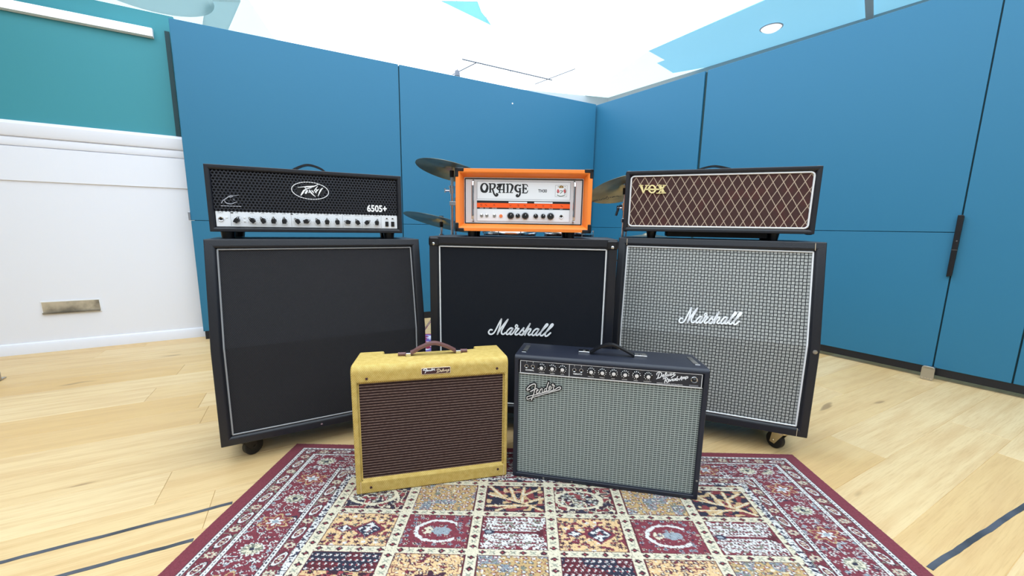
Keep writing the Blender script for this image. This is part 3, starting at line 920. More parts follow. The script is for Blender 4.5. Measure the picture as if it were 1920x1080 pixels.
def piping(parent, outline, y_of, r, mat, name='piping'):
    mb = MB(); mb.path([(x, y_of(z), z) for x, z in outline], r, 6, closed=True)
    return mb.build(name, mat, parent, smooth=60)

MARSH = [
 [(182,448),(128,446),(86,500),(108,552),(170,558),(232,515),(292,415),(352,295),(425,165)],
 [(425,165),(388,340),(315,560)], [(315,560),(398,420),(500,285),(595,175)],
 [(595,175),(505,330),(432,460),(425,535),(470,560),(530,515)],
 [(720,412),(655,405),(575,475),(548,545),(590,562),(660,490),(722,412)], [(722,412),(660,510),(648,560),(695,555),(765,468)],
 ['o',(845,350,.8),(810,318,.8),(782,352,.8),(808,388,.8)], [(765,468),(800,405),(835,415),(872,418),(805,495),(775,552),(812,572),(880,535)],
 [(880,535),(940,462),(1000,395),(982,450),(1002,525),(962,575),(902,570),(885,552)],
 [(960,560),(1040,470),(1100,380),(1160,290)], [(1160,285),(1100,420),(1028,580)],
 [(1050,520),(1125,432),(1180,425),(1160,480),(1112,548),(1140,582),(1200,552)],
 [(1385,430),(1315,424),(1238,495),(1212,568),(1258,585),(1330,510),(1385,430)], [(1385,430),(1328,530),(1318,582),(1362,578),(1420,520)],
 [(1420,520),(1505,425),(1592,340),(1606,305),(1570,308),(1490,420),(1428,530),(1428,588),(1475,588),(1540,530)],
 [(1540,530),(1625,445),(1722,350),(1740,308),(1700,312),(1618,430),(1548,540),(1552,602),(1602,594),(1682,520)]]

def big_cab(name, pos, yaw, W, z0, zt, brk, setback, depth, cloth_mat, pipe, label, fork, inset, slant=True, bev=0.012):
    t = empty(name, (pos[0], pos[1], 0), yaw); tag(t, label, 'speaker cabinet', 'stacked guitar speaker cabinets')
    if slant:
        prof = [(0, z0), (0, brk), (setback, zt), (depth, zt), (depth, z0)]; nf = 2
        yz = lambda z: 0.0 if z < brk else (z - brk) * setback / (zt - brk)
    else:
        prof = [(0, z0), (0, zt), (depth, zt), (depth, z0)]; nf = 1
        yz = lambda z: 0.0
    rec = 0.014
    body, gr = cabinet(prof, nf, W, inset, rec)
    obj('cabinet_body', body, 'tolex_black', t, bevel=bev, seg=4)
    g = obj('grille_cloth', gr, cloth_mat, t)
    xi, za, zb = W / 2 - inset, z0 + inset, zt - inset
    zb = max(v.co.z for v in gr.vertices)
    out = [(-xi + .003, za + .003), (xi - .003, za + .003)] + ([(xi - .003, brk), ] if slant else []) + [(xi - .003, zb - .003), (-xi + .003, zb - .003)] + ([(-xi + .003, brk)] if slant else [])
    piping(t, out, lambda z: yz(z) + rec - 0.003, 0.0032, pipe)
    hx = W / 2 - 0.072
    for x in (-hx, hx):
        for y in (0.058, depth - 0.06):
            caster(t, x, y, z0, fork, r=0.034, rot=0.7 if x > 0 else -1.0)
    for s in (-1, 1):      # recessed side handles
        MB().box(s * (W / 2 - 0.004) - 0.002, s * (W / 2 - 0.004) + 0.006 * (1 if s > 0 else 0.33), depth * 0.35, depth * 0.8, 0.46, 0.56).build('side_handle', 'black_plastic', t, bevel=0.0015)
    return t, yz, rec

# ---- charcoal slanted cabinet
PC, _, _ = big_cab('speaker_cabinet', (-0.713, 1.476), 0.500, 0.76, 0.081, 0.831, 0.445, 0.077, 0.36, 'cloth_charcoal', 'piping_grey',
                   'black slanted speaker cabinet with charcoal cloth standing beside the white wall', 'black_plastic', 0.034)
MB().tube((-0.05, -0.0035, 0.097), (-0.05, 0.001, 0.097), 0.004).build('screw', 'chrome', PC)

# ---- middle straight cabinet
MC, _, rec = big_cab('speaker_cabinet', (0.032, 1.572), R(-7), 0.765, 0.09, 0.848, 0, 0, 0.36, 'cloth_black', 'piping_white',
                     'black straight speaker cabinet with plain black cloth and white script, carrying the orange amp', 'black_plastic', 0.038, slant=False)
pen('logo', MARSH, [0.0001644, 3.359e-06, -0.1465, 7.977e-06, -0.0001684, 0.5314], 37, 'white_letter', MC, y=rec - 0.002, t=0.0035, label='raised white script lettering')
for sx in (-1, 1):
    for z in (0.09, 0.848):
        x = sx * 0.3825; s = -1 if z > 0.5 else 1
        cpm = MB().box(min(x + sx * .004, x - sx * .044), max(x + sx * .004, x - sx * .044), -0.004, 0.045, min(z, z + s * .044), max(z, z + s * .044))
        cp = cpm.build('corner_protector', 'black_plastic', MC, bevel=0.012, seg=3)
        MB().lathe([(0.0065, 0), (0.006, 0.002), (0.003, 0.0035), (0.0, 0.004)], 12).build('rivet', 'chrome', cp).matrix_local = Matrix.Translation((x - sx * .020, -0.004, z + s * .031)) @ Matrix.Rotation(R(90), 4, 'X')

# ---- right slanted cabinet with basket cloth
RC, yz, rec = big_cab('speaker_cabinet', (0.804, 1.540), -0.371, 0.765, 0.094, 0.852, 0.46, 0.079, 0.36, 'cloth_basket', 'piping_white',
                      'black slanted speaker cabinet with grey checkered basket cloth and white script', 'brass', 0.036, bev=0.018)
pen('logo', MARSH, [0.000143 * 0.97, 1.05e-05, -0.1265, 1.40e-05, -0.0001568, 0.5885], 38, 'white_letter', RC, y=rec - 0.002, t=0.0035, shear=(0.46, 0.079 / 0.392), label='raised white script lettering')
for s in (-1, 1):          # pale seam lines in the covering
    sm = MB().box(s * 0.346 - 0.0006, s * 0.346 + 0.0006, 0, 0.0008, 0.820, 0.848)
    sm.v = [(q[0], q[1] + (q[2] - 0.46) * 0.079 / 0.392 - 0.0008, q[2]) for q in sm.v]
    sm.build('seam', 'cream_letter', RC)
MB().box(0.3454, 0.3466, -0.0006, 0.0008, 0.096, 0.128).build('seam', 'cream_letter', RC)
MB().lathe([(0.008, 0), (0.008, 0.003), (0.004, 0.004), (0.0, 0.004)], 14).build('screw', 'steel', RC).matrix_local = Matrix.Translation((0.367, 0.0, 0.443)) @ Matrix.Rotation(R(90), 4, 'X')

def feet(t, pts, z0, z1, mat='rubber'):
    for x, y, r0, r1 in pts:
        MB().tube((x, y, z0), (x, y, z1), r0, r1, n=16).build('foot', mat, t, smooth=40)

# ---- black head with perforated grille and white control strip
PZ = 0.831
PH = empty('amp_head', (-0.799, 1.574, PZ), 0.415)
tag(PH, 'black amp head with perforated metal grille and white knob strip, on the charcoal cabinet', 'amp head', 'amp heads on the speaker cabinets')
z0, z1, W = 0.856 - PZ, 1.098 - PZ, 0.688
body, gr = cabinet([(0, z0), (0, z1), (0.27, z1), (0.27, z0)], 1, W, 0.018, 0.016)
obj('cabinet_body', body, 'tolex_black', PH, bevel=0.009, seg=3)
obj('back_baffle', gr, 'black_matt', PH)
feet(PH, [(-0.300, 0.05, 0.021, 0.024), (0.292, 0.05, 0.021, 0.024), (-0.300, 0.22, 0.021, 0.024), (0.292, 0.22, 0.021, 0.024)], 0.0, z0 + 0.002, 'black_plastic')
hexm = MB(); P = 0.0118; rw = P * 0.866
zr0, zr1 = 0.933 - PZ, 1.082 - PZ
for j in range(int((zr1 - zr0) / rw) + 1):
    for i in range(int(0.652 / P) + 1):
        cx = -0.326 + (i + 0.5 * (j % 2)) * P; cz = zr0 + (j + 0.3) * rw
        if cx > 0.326 or cz > zr1: continue
        ro, ri = P / math.sqrt(3), P / math.sqrt(3) * 0.68
        vs = []
        for k in range(6):
            a = R(30 + 60 * k); vs += [(cx + ro * math.cos(a), 0.008, cz + ro * math.sin(a)), (cx + ri * math.cos(a), 0.008, cz + ri * math.sin(a)), (cx + ri * math.cos(a), 0.0105, cz + ri * math.sin(a))]
        fs = []
        for k in range(6):
            b, c_ = 3 * k, 3 * ((k + 1) % 6); fs += [(b, c_, c_ + 1, b + 1), (b + 1, c_ + 1, c_ + 2, b + 2)]
        hexm.add(vs, fs)
hme = hexm.mesh('grille', fix=False); front_fix(hme)
plain('grille_metal', (52, 54, 62), 0.4, 0.3)
kind(obj('perforated_grille', hme, 'grille_metal', PH), 'stuff')
PA = [9.915e-05, -6.233e-06, -0.09031, 4.975e-06, -0.0001083, 1.073 - PZ]
ell = []
for k in range(44):
    a0 = 2 * math.pi * k / 44; seg = []
    for q in (0.0, 0.028, 0.056, 0.082):
        a = a0 + q; x, y = 665 * math.cos(a), 300 * math.sin(a); tl = R(7)
        seg.append((885 + x * math.cos(tl) - y * math.sin(tl), 532 + x * math.sin(tl) + y * math.cos(tl)))
    ell.append(seg)
pen('logo_ring', ell, PA, 28, 'white_letter', PH, y=0.007, t=0.001)
PEAV = [[(440,410,.4),(640,392,.7),(760,385,1.4),(860,385,1.6),(950,380,1.7),(1040,362,1),(1120,325,.7),(1190,285,.4)],
        [(690,420,.8),(740,470,1),(660,520,1.6),(610,600,1.9),(545,695,.9)], [(740,470,.8),(820,445,.9),(920,430,.5)],
        [(770,530,2),(720,610,2),(690,625,.6)], [(850,510,1.3),(880,560,1.6),(930,620,1.5),(1000,690,.9),(1070,745,.4)],
        [(830,600,.9),(850,560,1),(880,540,.8)], [(930,520,.9),(970,560,1.2),(1000,610,.6)], [(1145,370,.5),(1080,450,1),(1020,540,.9)],
        [(1060,470,.6),(1130,500,1),(1060,560,.9)], [(1190,470,.5),(1120,540,1),(1060,590,.8),(1110,605,.7)],
        [(1340,425,.4),(1280,480,1.4),(1230,560,1.5),(1195,640,1),(1160,725,.6)]]
pen('logo', PEAV, PA, 33, 'white_letter', PH, y=0.007, t=0.0012, label='white jagged script')
pen('logo_backing', [[(560,532,8.2),(885,532,13.2),(1210,545,8.2)]], PA, 40, 'black_matt', PH, y=0.0082, t=0.0004)
WF = [6.15e-05, -5.848e-06, -0.3242, 2.363e-06, -7.244e-05, 0.9999 - PZ]
pen('emblem', [[(420,560,.8),(490,430,1),(620,340,1.2),(780,230,1.3),(900,180,1),(1040,190,.7),(1290,150,.5)], [(560,420,.9),(640,530,1.2),(780,585,1.2),(950,590,1.1),(1080,530,.9),(1210,495,.8)],
                [(780,210,1),(850,255,1),(950,230,.9),(1020,185,.7)], [(990,340,.5),(1070,410,.5)]], WF, 36, 'emblem_grey', PH, y=0.007, t=0.001)
pen('emblem_text', [[(405 + 150 * k, 690 + 5 * k), (500 + 150 * k, 693 + 5 * k)] for k in range(7)], WF, 42, 'emblem_grey', PH, y=0.007, t=0.001)
txt('model_number', '6505+', 0.038, 0.243, 0.957 - PZ, 'white_letter', PH, y=0.0062, bold=0.0012, width=0.080)
pz0, pz1 = 0.875 - PZ, 0.932 - PZ
MB().box(-0.324, 0.324, 0.0085, 0.014, pz0, pz1).build('control_panel', 'faceplate_white', PH, bevel=0.001, seg=1)
PX = [-0.258, -0.209, -0.174, -0.139, -0.103, -0.058, -0.026, 0.014, 0.048, 0.086, 0.125, 0.163, 0.201, 0.240]
PANG = [30, -45, -28, 0, 0, -40, 75, -25, 0, -8, -78, -30, 55, 8]
PLAB = ['PRE', 'LOW', 'MID', 'HIGH', 'POST', 'PRE', 'LOW', 'MID', 'HIGH', 'POST', 'RESONANCE', 'PRESENCE', 'RESONANCE', 'PRESENCE']
kn = MB().tube((0, 0, 0), (0, -0.010, 0), 0.0092, 0.0082, n=18)
kn.plate([(-0.0065, -0.011), (0.0065, -0.011), (0.0075, 0.0), (0.0012, 0.0155), (-0.0012, 0.0155), (-0.0075, 0.0)], -0.017, -0.010)
knm = kn.mesh('knob'); knm.materials.append(MATS['black_plastic'])
pm = MB().box(-0.0006, 0.0006, -0.0175, -0.017, 0.006, 0.0155).mesh('pointer'); pm.materials.append(MATS['white_paint'])
tick = MB()
for k in range(11):
    a = R(-150 + 30 * k); x, z = 0.0155 * math.sin(a), 0.0155 * math.cos(a)
    tick.box(x - 0.0006, x + 0.0006, -0.0003, 0, z - 0.0006, z + 0.0006)
tickm = tick.mesh('dial_marks'); tickm.materials.append(MATS['grey_letter'])
for x, a, lb in zip(PX, PANG, PLAB):
    k = link(bpy.data.objects.new('knob', knm), PH); k.location = (x, 0.0085, 0.900 - PZ); k.rotation_euler = (0, R(a), 0)
    link(bpy.data.objects.new('pointer', pm), k)
    d = link(bpy.data.objects.new('dial_marks', tickm), PH); d.location = (x, 0.0085, 0.900 - PZ)
    txt('lettering', lb, 0.0055 if len(lb) < 6 else 0.0042, x, 0.9265 - PZ, 'grey_letter', PH, y=0.0082)
txt('lettering', 'INPUT', 0.006, -0.308, 0.9255 - PZ, 'grey_letter', PH, y=0.0082)
txt('lettering', 'STANDBY', 0.0042, 0.281, 0.912 - PZ, 'grey_letter', PH, y=0.0082)
txt('lettering', 'POWER', 0.0042, 0.305, 0.912 - PZ, 'grey_letter', PH, y=0.0082)
def jack(parent, x, y, z, r, mat='chrome'):
    j = MB().lathe([(r * 0.55, 0.0005), (r * 0.6, 0.004), (r * 0.85, 0.005), (r, 0.003), (r, 0.0)], 20).build('input_jack', mat, parent, smooth=50)
    j.matrix_local = Matrix.Translation((x, y, z)) @ Matrix.Rotation(R(90), 4, 'X')
    h = MB().lathe([(0.0, 0.0012), (r * 0.58, 0.0012)], 16).build('socket', 'black_matt', j)
    return j
jack(PH, -0.308, 0.0085, 0.903 - PZ, 0.009)
for x in (-0.273, 0.022 - 0.099):
    MB().box(x - 0.004, x + 0.004, 0.0078, 0.0085, 0.9245 - PZ, 0.9285 - PZ).build('led_window', 'black_matt', PH)
for x in (0.281, 0.305):
    MB().box(x - 0.0034, x + 0.0034, 0.0075, 0.0085, 0.916 - PZ, 0.920 - PZ).build('led_window', 'black_matt', PH)
    MB().box(x - 0.0068, x + 0.0068, 0.004, 0.0085, 0.884 - PZ, 0.905 - PZ).build('rocker_switch', 'black_plastic', PH, bevel=0.0015)
for x, z in ((-0.2345, 0.910), (-0.2345, 0.896), (-0.290, 0.909)):
    MB().box(x - 0.003, x + 0.003, 0.006, 0.0085, z - 0.003 - PZ, z + 0.003 - PZ).build('push_button', 'white_paint', PH, bevel=0.0008)
for x in (-0.278, -0.0795, 0.1065, 0.182, 0.258):
    MB().box(x - 0.0004, x + 0.0004, 0.0083, 0.0085, pz0 + 0.003, pz1 - 0.003).build('divider_line', 'grey_letter', PH)
hh = strap([(-0.080, z1 + .002), (-0.062, z1 + .016), (-0.018, z1 + .034), (0.028, z1 + .024), (0.056, z1 + .002)], 0.028, 0.007).build('handle', 'black_plastic', PH, smooth=40); hh.location = (0, 0.12, 0)

# ---- orange head
OZ = 0.848
OH = empty('amp_head', (0.041, 1.617, OZ + 0.0003), -0.019)
tag(OH, 'bright orange amp head with white faceplate on the plain black cabinet', 'amp head', 'amp heads on the speaker cabinets')
z0, z1, W = 0.871 - OZ, 1.122 - OZ, 0.556
body, gr = cabinet([(0, z0), (0, z1), (0.24, z1), (0.24, z0)], 1, W, 0.017, 0.034, splay=0.014)
obj('cabinet_body', body, 'tolex_orange', OH, bevel=0.006, seg=3)
obj('faceplate', gr, 'faceplate_steel', OH)
FY = 0.034
feet(OH, [(-0.215, 0.045, 0.018, 0.02), (0.20, 0.045, 0.018, 0.02), (-0.215, 0.19, 0.018, 0.02), (0.20, 0.19, 0.018, 0.02)], 0.0, z0 + 0.002, 'black_plastic')
for sx in (-1, 1):
    for top in (0, 1):
        x = sx * W / 2; z = z1 if top else z0; s = -1 if top else 1
        mb = MB()
        def bx(a, b, c_, d_, e, f_): mb.box(min(a, b), max(a, b), c_, d_, min(e, f_), max(e, f_))
        bx(x + sx * .0025, x - sx * .034, -0.0025, 0.03, z - s * .0025, z + s * .012)
        bx(x + sx * .0025, x - sx * .012, -0.0025, 0.03, z - s * .0025, z + s * .034)
        mb.build('corner_protector', 'black_plastic', OH, bevel=0.003)
piping(OH, [(-0.243, 0.9035 - OZ), (0.243, 0.9035 - OZ), (0.243, 1.0855 - OZ), (-0.243, 1.0855 - OZ)], lambda z: FY - 0.001, 0.0022, 'black_plastic', 'faceplate_border')
def frame_lines(parent, x0, x1, zz0, zz1, y, th, mat, name='border_line'):
    mb = MB()
    for a in ((x0, x1, zz0, zz0 + th), (x0, x1, zz1 - th, zz1), (x0, x0 + th, zz0, zz1), (x1 - th, x1, zz0, zz1)):
        mb.box(a[0], a[1], y - 0.0003, y, a[2], a[3])
    return mb.build(name, mat, parent)
MB().box(-0.194, 0.194, FY - 0.0012, FY, 0.913 - OZ, 1.0755 - OZ).build('printed_panel', 'faceplate_white', OH)
FP = FY - 0.0012
frame_lines(OH, -0.194, 0.194, 1.003 - OZ, 1.0755 - OZ, FP, 0.0011, 'grey_letter')
frame_lines(OH, -0.194, 0.194, 0.913 - OZ, 0.964 - OZ, FP, 0.0009, 'grey_letter')
MB().box(-0.194, 0.194, FP - 0.0004, FP, 0.964 - OZ, 0.9975 - OZ).build('black_band', 'black_letter', OH)
MB().box(-0.194, 0.194, FP - 0.0008, FP - 0.0004, 0.969 - OZ, 0.988 - OZ).build('orange_band', 'orange_ink', OH)
for xa, xb in ((-0.062, 0.016), (0.045, 0.122)):
    MB().plate(rrect(xa, xb, 0.9885 - OZ, 0.9945 - OZ, 0.002), FP - 0.0008, FP - 0.0004).build('title_plate', 'faceplate_white', OH)
OA = [0.0001267, 1.558e-06, -0.2039, 1.765e-06, -0.0001233, 1.085 - OZ]
ORANGE = [['o',(420,275,2.2),(380,400,2.6),(318,425,2.1),(250,395,2.6),(215,290,2.2),(250,195,1.8),(318,155,1.0),(385,190,1.6)],
  [(470,165,.8),(510,175,1.4),(512,300,1.9),(510,430,1.5)], [(470,445,.6),(550,445,.6)], [(505,172,.9),(600,165,1),(660,195,1.9),(655,270,1.8),(600,330,1),(530,335,.8)],
  [(585,330,1.5),(605,400,1.6),(640,500,1.6),(700,560,1.8),(745,525,2.2),(725,490,1.6),(700,500,.8)],
  [(750,190,1.2),(830,180,1.1),(990,175,.9)], [(770,200,1.6),(830,215,1.8),(790,260,1.8),(740,300,1.6),(790,360,1.2)], [(880,195,1.2),(835,290,1.5),(815,440,1.3)], [(955,180,1.6),(955,310,1.8),(955,440,1.5)],
  [(830,355,.9),(950,355,.9)], [(780,452,.7),(860,452,.7)], [(915,452,.7),(995,452,.7)],
  [(1040,180,.9),(1080,190,1.5),(1082,320,1.9),(1080,440,1.5)], [(1030,452,.7),(1115,452,.7)], [(1085,190,.9),(1170,175,1.2),(1240,240,2.2),(1225,330,1.9),(1175,440,1.1)], [(1150,452,.7),(1245,455,.7)],
  [(1500,200,1),(1490,230,1.2),(1410,205,1.2),(1345,260,2.2),(1345,360,2.2),(1420,430,1.4),(1490,400,1)], [(1440,320,.7),(1520,320,.8)], [(1480,330,1.6),(1490,420,1.7),(1480,520,1.7),(1430,575,1.9),(1380,560,2.2),(1400,520,1.5)],
  [(1560,190,.8),(1595,200,1.4),(1597,320,1.9),(1595,450,1.4)], [(1560,190,.8),(1700,195,.9),(1735,255,.8)], [(1600,320,.9),(1660,318,1),(1685,345,1.3),(1685,295,.9)], [(1555,462,.8),(1700,462,.9),(1740,395,.8)]]
pen('logo', ORANGE, OA, 33, 'black_letter', OH, y=FP, t=0.0006, label='black art nouveau lettering')
txt('model_name', 'TH30', 0.017, 0.0785, 1.039 - OZ, 'black_letter', OH, y=FP - 0.0004, bold=0.0004, width=0.036)
CA = [9.163e-05, 3.248e-06, 0.1044, 1.283e-06, -8.942e-05, 1.089 - OZ]
MB().box(0.131, 0.180, FP - 0.0004, FP, 1.0175 - OZ, 1.0635 - OZ).build('crest_label', 'white_paint', OH)
frame_lines(OH, 0.131, 0.180, 1.0175 - OZ, 1.0635 - OZ, FP - 0.0004, 0.0008, 'grey_letter', 'crest_border')
pen('crest', [[(460,380),(490,330),(510,370),(545,310),(580,365),(610,330),(630,380)], [(460,395),(630,395)]], CA, 36, 'gold_ink', OH, y=FP - 0.0004, t=0.0003)
pen('crest', [[(400,490),(370,560),(400,620)], [(420,530),(440,600)], [(680,500),(720,560),(690,630)], [(660,540),(700,600)]], CA, 50, 'red_ink', OH, y=FP - 0.0004, t=0.0003)
pen('crest', [[(490,540),(600,545),(570,600),(500,660)], [(360,730),(480,780),(600,770),(720,720)], [(410,340),(415,365)], [(710,345),(715,360)], [(700,440),(750,520),(740,620),(690,660)], [(355,590),(385,640)]], CA, 30, 'green_ink', OH, y=FP - 0.0004, t=0.0003)
for sx in (-1, 1):
    x = sx * 0.2085
    ph = MB().path([(x, FY, 0.913 - OZ), (x, FY - 0.022, 0.920 - OZ), (x, FY - 0.026, 0.935 - OZ), (x, FY - 0.026, 1.055 - OZ), (x, FY - 0.022, 1.070 - OZ), (x, FY, 1.077 - OZ)], 0.0052, 12)
    ph.build('panel_handle', 'chrome', OH, smooth=50)
def spike_knob(r):
    mb = MB(); n = 22; pts = []
    for k in range(n * 2):
        a = math.pi * k / n; q = r * (1.22 if k % 2 == 0 else 0.86); pts.append((q * math.sin(a), q * math.cos(a)))
    mb.plate(pts, -0.004, 0.0); mb.tube((0, -0.004, 0), (0, -0.016, 0), r * 0.84, r * 0.74, n=20)
    me = mb.mesh('knob'); me.materials.append(MATS['black_plastic']); return me
KB, KS = spike_knob(0.0125), spike_knob(0.0085)
kp = MB().box(-0.0007, 0.0007, -0.0165, -0.016, 0.001, 0.007).mesh('pointer'); kp.materials.append(MATS['white_paint'])
for x, big in ((-0.052, 1), (-0.022, 0), (0.009, 1), (0.053, 0), (0.084, 0), (0.115, 1)):
    k = link(bpy.data.objects.new('knob', KB if big else KS), OH); k.location = (x, FP, 0.937 - OZ); k.rotation_euler = (0, R(20 * math.sin(x * 90)), 0)
    link(bpy.data.objects.new('pointer', kp), k)
for x in (-0.174, -0.152, -0.120):
    s = MB().tube((x, FP, 0.936 - OZ), (x, FP - 0.003, 0.936 - OZ), 0.0072, n=14); s = s.build('toggle_switch', 'steel', OH)
    MB().tube((x, FP - 0.003, 0.936 - OZ), (x, FP - 0.014, 0.941 - OZ), 0.002, 0.003, n=10).build('lever', 'chrome', s)
MB().tube((-0.093, FP, 0.935 - OZ), (-0.093, FP - 0.006, 0.935 - OZ), 0.0075, 0.006, n=18).build('pilot_light', 'amber', OH, bevel=0.001)
jack(OH, 0.159, FP, 0.936 - OZ, 0.0082)
for x, lb in ((-0.174, 'POWER'), (-0.152, 'OUTPUT'), (-0.120, 'CHANNEL'), (-0.052, 'VOLUME'), (-0.022, 'SHAPE'), (0.009, 'GAIN'), (0.053, 'TREBLE'), (0.084, 'BASS'), (0.115, 'VOLUME'), (0.159, 'INPUT')):
    txt('lettering', lb, 0.0044, x, 0.9663 - OZ, 'white_letter', OH, y=FP - 0.0006)
ic = [[(-6, 0), (-3, 5), (3, 5), (6, 0), (2, -5), (-2, -5)], [(-7, 0), (-3, 4), (0, 0), (3, -4), (7, 0)], [(-6, -4), (0, 5), (6, -4)], [(-6, 3), (0, -3), (6, 3)]]
for i, x in enumerate((-0.176, -0.156, -0.122, -0.054, -0.022, 0.007, 0.053, 0.083, 0.115, 0.160)):
    pen('icon', [[(p[0] / 2, p[1] / 2) for p in ic[i % 4]]], [0.0012, 0, x, 0, 0.0012, 0.979 - OZ], 1.0, 'black_letter', OH, y=FP - 0.0008, t=0.0002)

# ---- black head with brown diamond cloth
VZ = 0.852
VH = empty('amp_head', (0.832, 1.637, VZ), -0.328)
tag(VH, 'black amp head with brown diamond cloth and gold letters, on the checkered cabinet', 'amp head', 'amp heads on the speaker cabinets')
z0, z1, W = 0.881 - VZ, 1.139 - VZ, 0.718
body, gr = cabinet([(0, z0), (0, z1), (0.24, z1), (0.24, z0)], 1, W, 0.019, 0.012)
obj('cabinet_body', body, 'tolex_black', VH, bevel=0.011, seg=3)
obj('grille_cloth', gr, 'cloth_diamond', VH)
MB().path([(x, 0.009, z) for x, z in rrect(-0.337, 0.337, 0.903 - VZ, 1.117 - VZ, 0.014)], 0.0036, 8, closed=True).build('piping', 'piping_white', VH, smooth=60)
for sx in (-1, 1):
    for top in (0, 1):
        x = sx * W / 2; z = z1 if top else z0; s = -1 if top else 1
        mb = MB().box(min(x + sx * .003, x - sx * .024), max(x + sx * .003, x - sx * .024), 0.004, 0.05, min(z - s * .003, z + s * .024), max(z - s * .003, z + s * .024))
        mb.build('corner_protector', 'black_plastic', VH, bevel=0.011, seg=3)
VA = [9.048e-05, 6.51e-06, -0.3237, -1.353e-06, -9.371e-05, 1.107 - VZ]
VOX = [[(290,320,1.4),(340,430,1.3),(395,640,.6)], [(570,310,.6),(500,440,.8),(400,650,.6)], [(215,305,.5),(390,305,.5)], [(500,305,.5),(650,300,.5)],
       ['o',(955,470,1.05),(900,590,.9),(805,635,.7),(710,590,.9),(655,470,1.05),(710,350,.9),(805,300,.7),(900,350,.9)], [(520,480,.8),(1110,480,.8)],
       [(1130,310,1.4),(1220,460,1.6),(1320,620,1.4)], [(1360,310,.6),(1240,460,.9),(1090,640,.6)], [(1040,300,.5),(1230,300,.5)], [(1290,300,.5),(1420,305,.5)], [(1005,652,.5),(1170,652,.5)], [(1200,648,.5),(1410,640,.5)]]
pen('logo', VOX, VA, 78, 'gold_letter', VH, y=0.010, t=0.005, label='raised gold lettering')
feet(VH, [(-0.238, 0.06, 0.017, 0.022), (0.237, 0.06, 0.017, 0.022), (-0.238, 0.19, 0.017, 0.022), (0.237, 0.19, 0.017, 0.022)], 0.0, z0 + 0.002, 'black_plastic')
MB().box(-0.175, 0.209, 0.03, 0.21, 0.008, z0 + 0.003).build('vent_tray', 'black_matt', VH, bevel=0.004)
hh = strap([(-0.082, z1 + .001), (-0.058, z1 + .014), (0.0, z1 + .026), (0.060, z1 + .013), (0.085, z1 + .001)], 0.03, 0.006).build('handle', 'black_plastic', VH, smooth=40); hh.location = (0.0, 0.12, 0)

# ---- tweed combo
RZ = 0.008
TW = empty('combo_amp', (-0.255, 1.211, RZ), 0.233)
tag(TW, 'yellow tweed combo amp with brown striped cloth and brown leather handle', 'combo amp', 'small combo amps on the rug')
W = 0.508; zt, zb = 0.442, 0.424; dp = 0.205
arc = [(0.022 - 0.022 * math.cos(R(a)), zt - 0.022 + 0.022 * math.sin(R(a))) for a in range(0, 91, 15)]
prof = [(0, 0)] + arc + [(dp, zb), (dp + 0.035, 0)]
tb = MB().prism(prof, -W / 2, W / 2).mesh()
notch = MB().box(-0.168, 0.160, dp - 0.045, dp + 0.1, 0.375, 0.6).mesh()
grc = MB().box(-0.236, 0.241, -0.05, 0.012, 0.046, 0.385).mesh()
tb = boolean(tb, [notch, grc])
tb.materials.clear(); tb.materials.append(MATS['tweed'])
obj('cabinet_body', tb, 'tweed', TW, bevel=0.006, seg=3)
gm = MB().add([(-0.236, 0.0115, 0.046), (0.241, 0.0115, 0.046), (0.241, 0.0115, 0.385), (-0.236, 0.0115, 0.385)], [(0, 1, 2, 3)])
gme = gm.mesh(fix=False); front_fix(gme); obj('grille_cloth', gme, 'cloth_brown', TW)
MB().box(-0.166, 0.158, dp - 0.044, dp + 0.004, 0.3755, 0.379).build('control_panel', 'chrome', TW)
for k in range(3):
    MB().tube((0.02 + 0.05 * k, dp - 0.02, 0.379), (0.02 + 0.05 * k, dp - 0.02, 0.399), 0.010, 0.008, n=16).build('knob', 'black_plastic', TW)
for x, z in ((-0.206, 0.401), (0.214, 0.406), (0.221, 0.030), (-0.207, 0.023)):
    MB().lathe([(0.0042, 0), (0.004, 0.0015), (0.0, 0.0025)], 12).build('screw', 'badge_brown', TW, smooth=40).matrix_local = Matrix.Translation((x, -0.0002, z)) @ Matrix.Rotation(R(90), 4, 'X')
for x in (-0.2385, 0.2425):    # stitched corner seams
    MB().box(x - 0.0005, x + 0.0005, -0.0008, 0.001, 0.004, 0.045).build('seam', 'cream_letter', TW)
hh = strap([(-0.098, zt + .002), (-0.070, zt + .010), (-0.045, zt + .024), (0.0, zt + .038), (0.045, zt + .024), (0.078, zt + .006), (0.098, zt + .002)], 0.026, 0.008)
HY = 0.11; hz = -0.006
hd = hh.build('handle', 'leather', TW, smooth=40, label='brown leather strap handle'); hd.location = (0.006, HY, hz)
for s in (-1, 1):
    c_ = MB().box(-0.009, 0.009, -0.018, 0.018, -0.004, 0.009).build('handle_clip', 'chrome', TW, bevel=0.003); c_.location = (0.006 + s * 0.086, HY, zt - 0.004)
    c_ = MB().tube((-0.013, 0, 0.003), (0.011, 0, 0.002), 0.0065, n=12).build('handle_end', 'leather', TW, smooth=40); c_.location = (0.006 + s * 0.108, HY, zt - 0.005)
BA = [6.279e-05, -9.313e-07, -0.04509, -4.682e-06, -6.705e-05, 0.434]
bo = MB().plate(rrect(-0.0375, 0.0575, 0.4025, 0.4245, 0.003), -0.0022, 0.0).build('badge', 'cream_letter', TW)
MB().plate(rrect(-0.0355, 0.0555, 0.4042, 0.4228, 0.002), -0.0030, -0.0021).build('badge_plate', 'badge_brown', bo)
def off(data, dx, dy, s=1.0, sy=None):
    out = []
    for st in data:
        q = []
        for p in st:
            q.append(p if p == 'o' else (dx + p[0] * s, dy + p[1] * (sy or s)) + tuple(p[2:]))
        out.append(q)
    return out
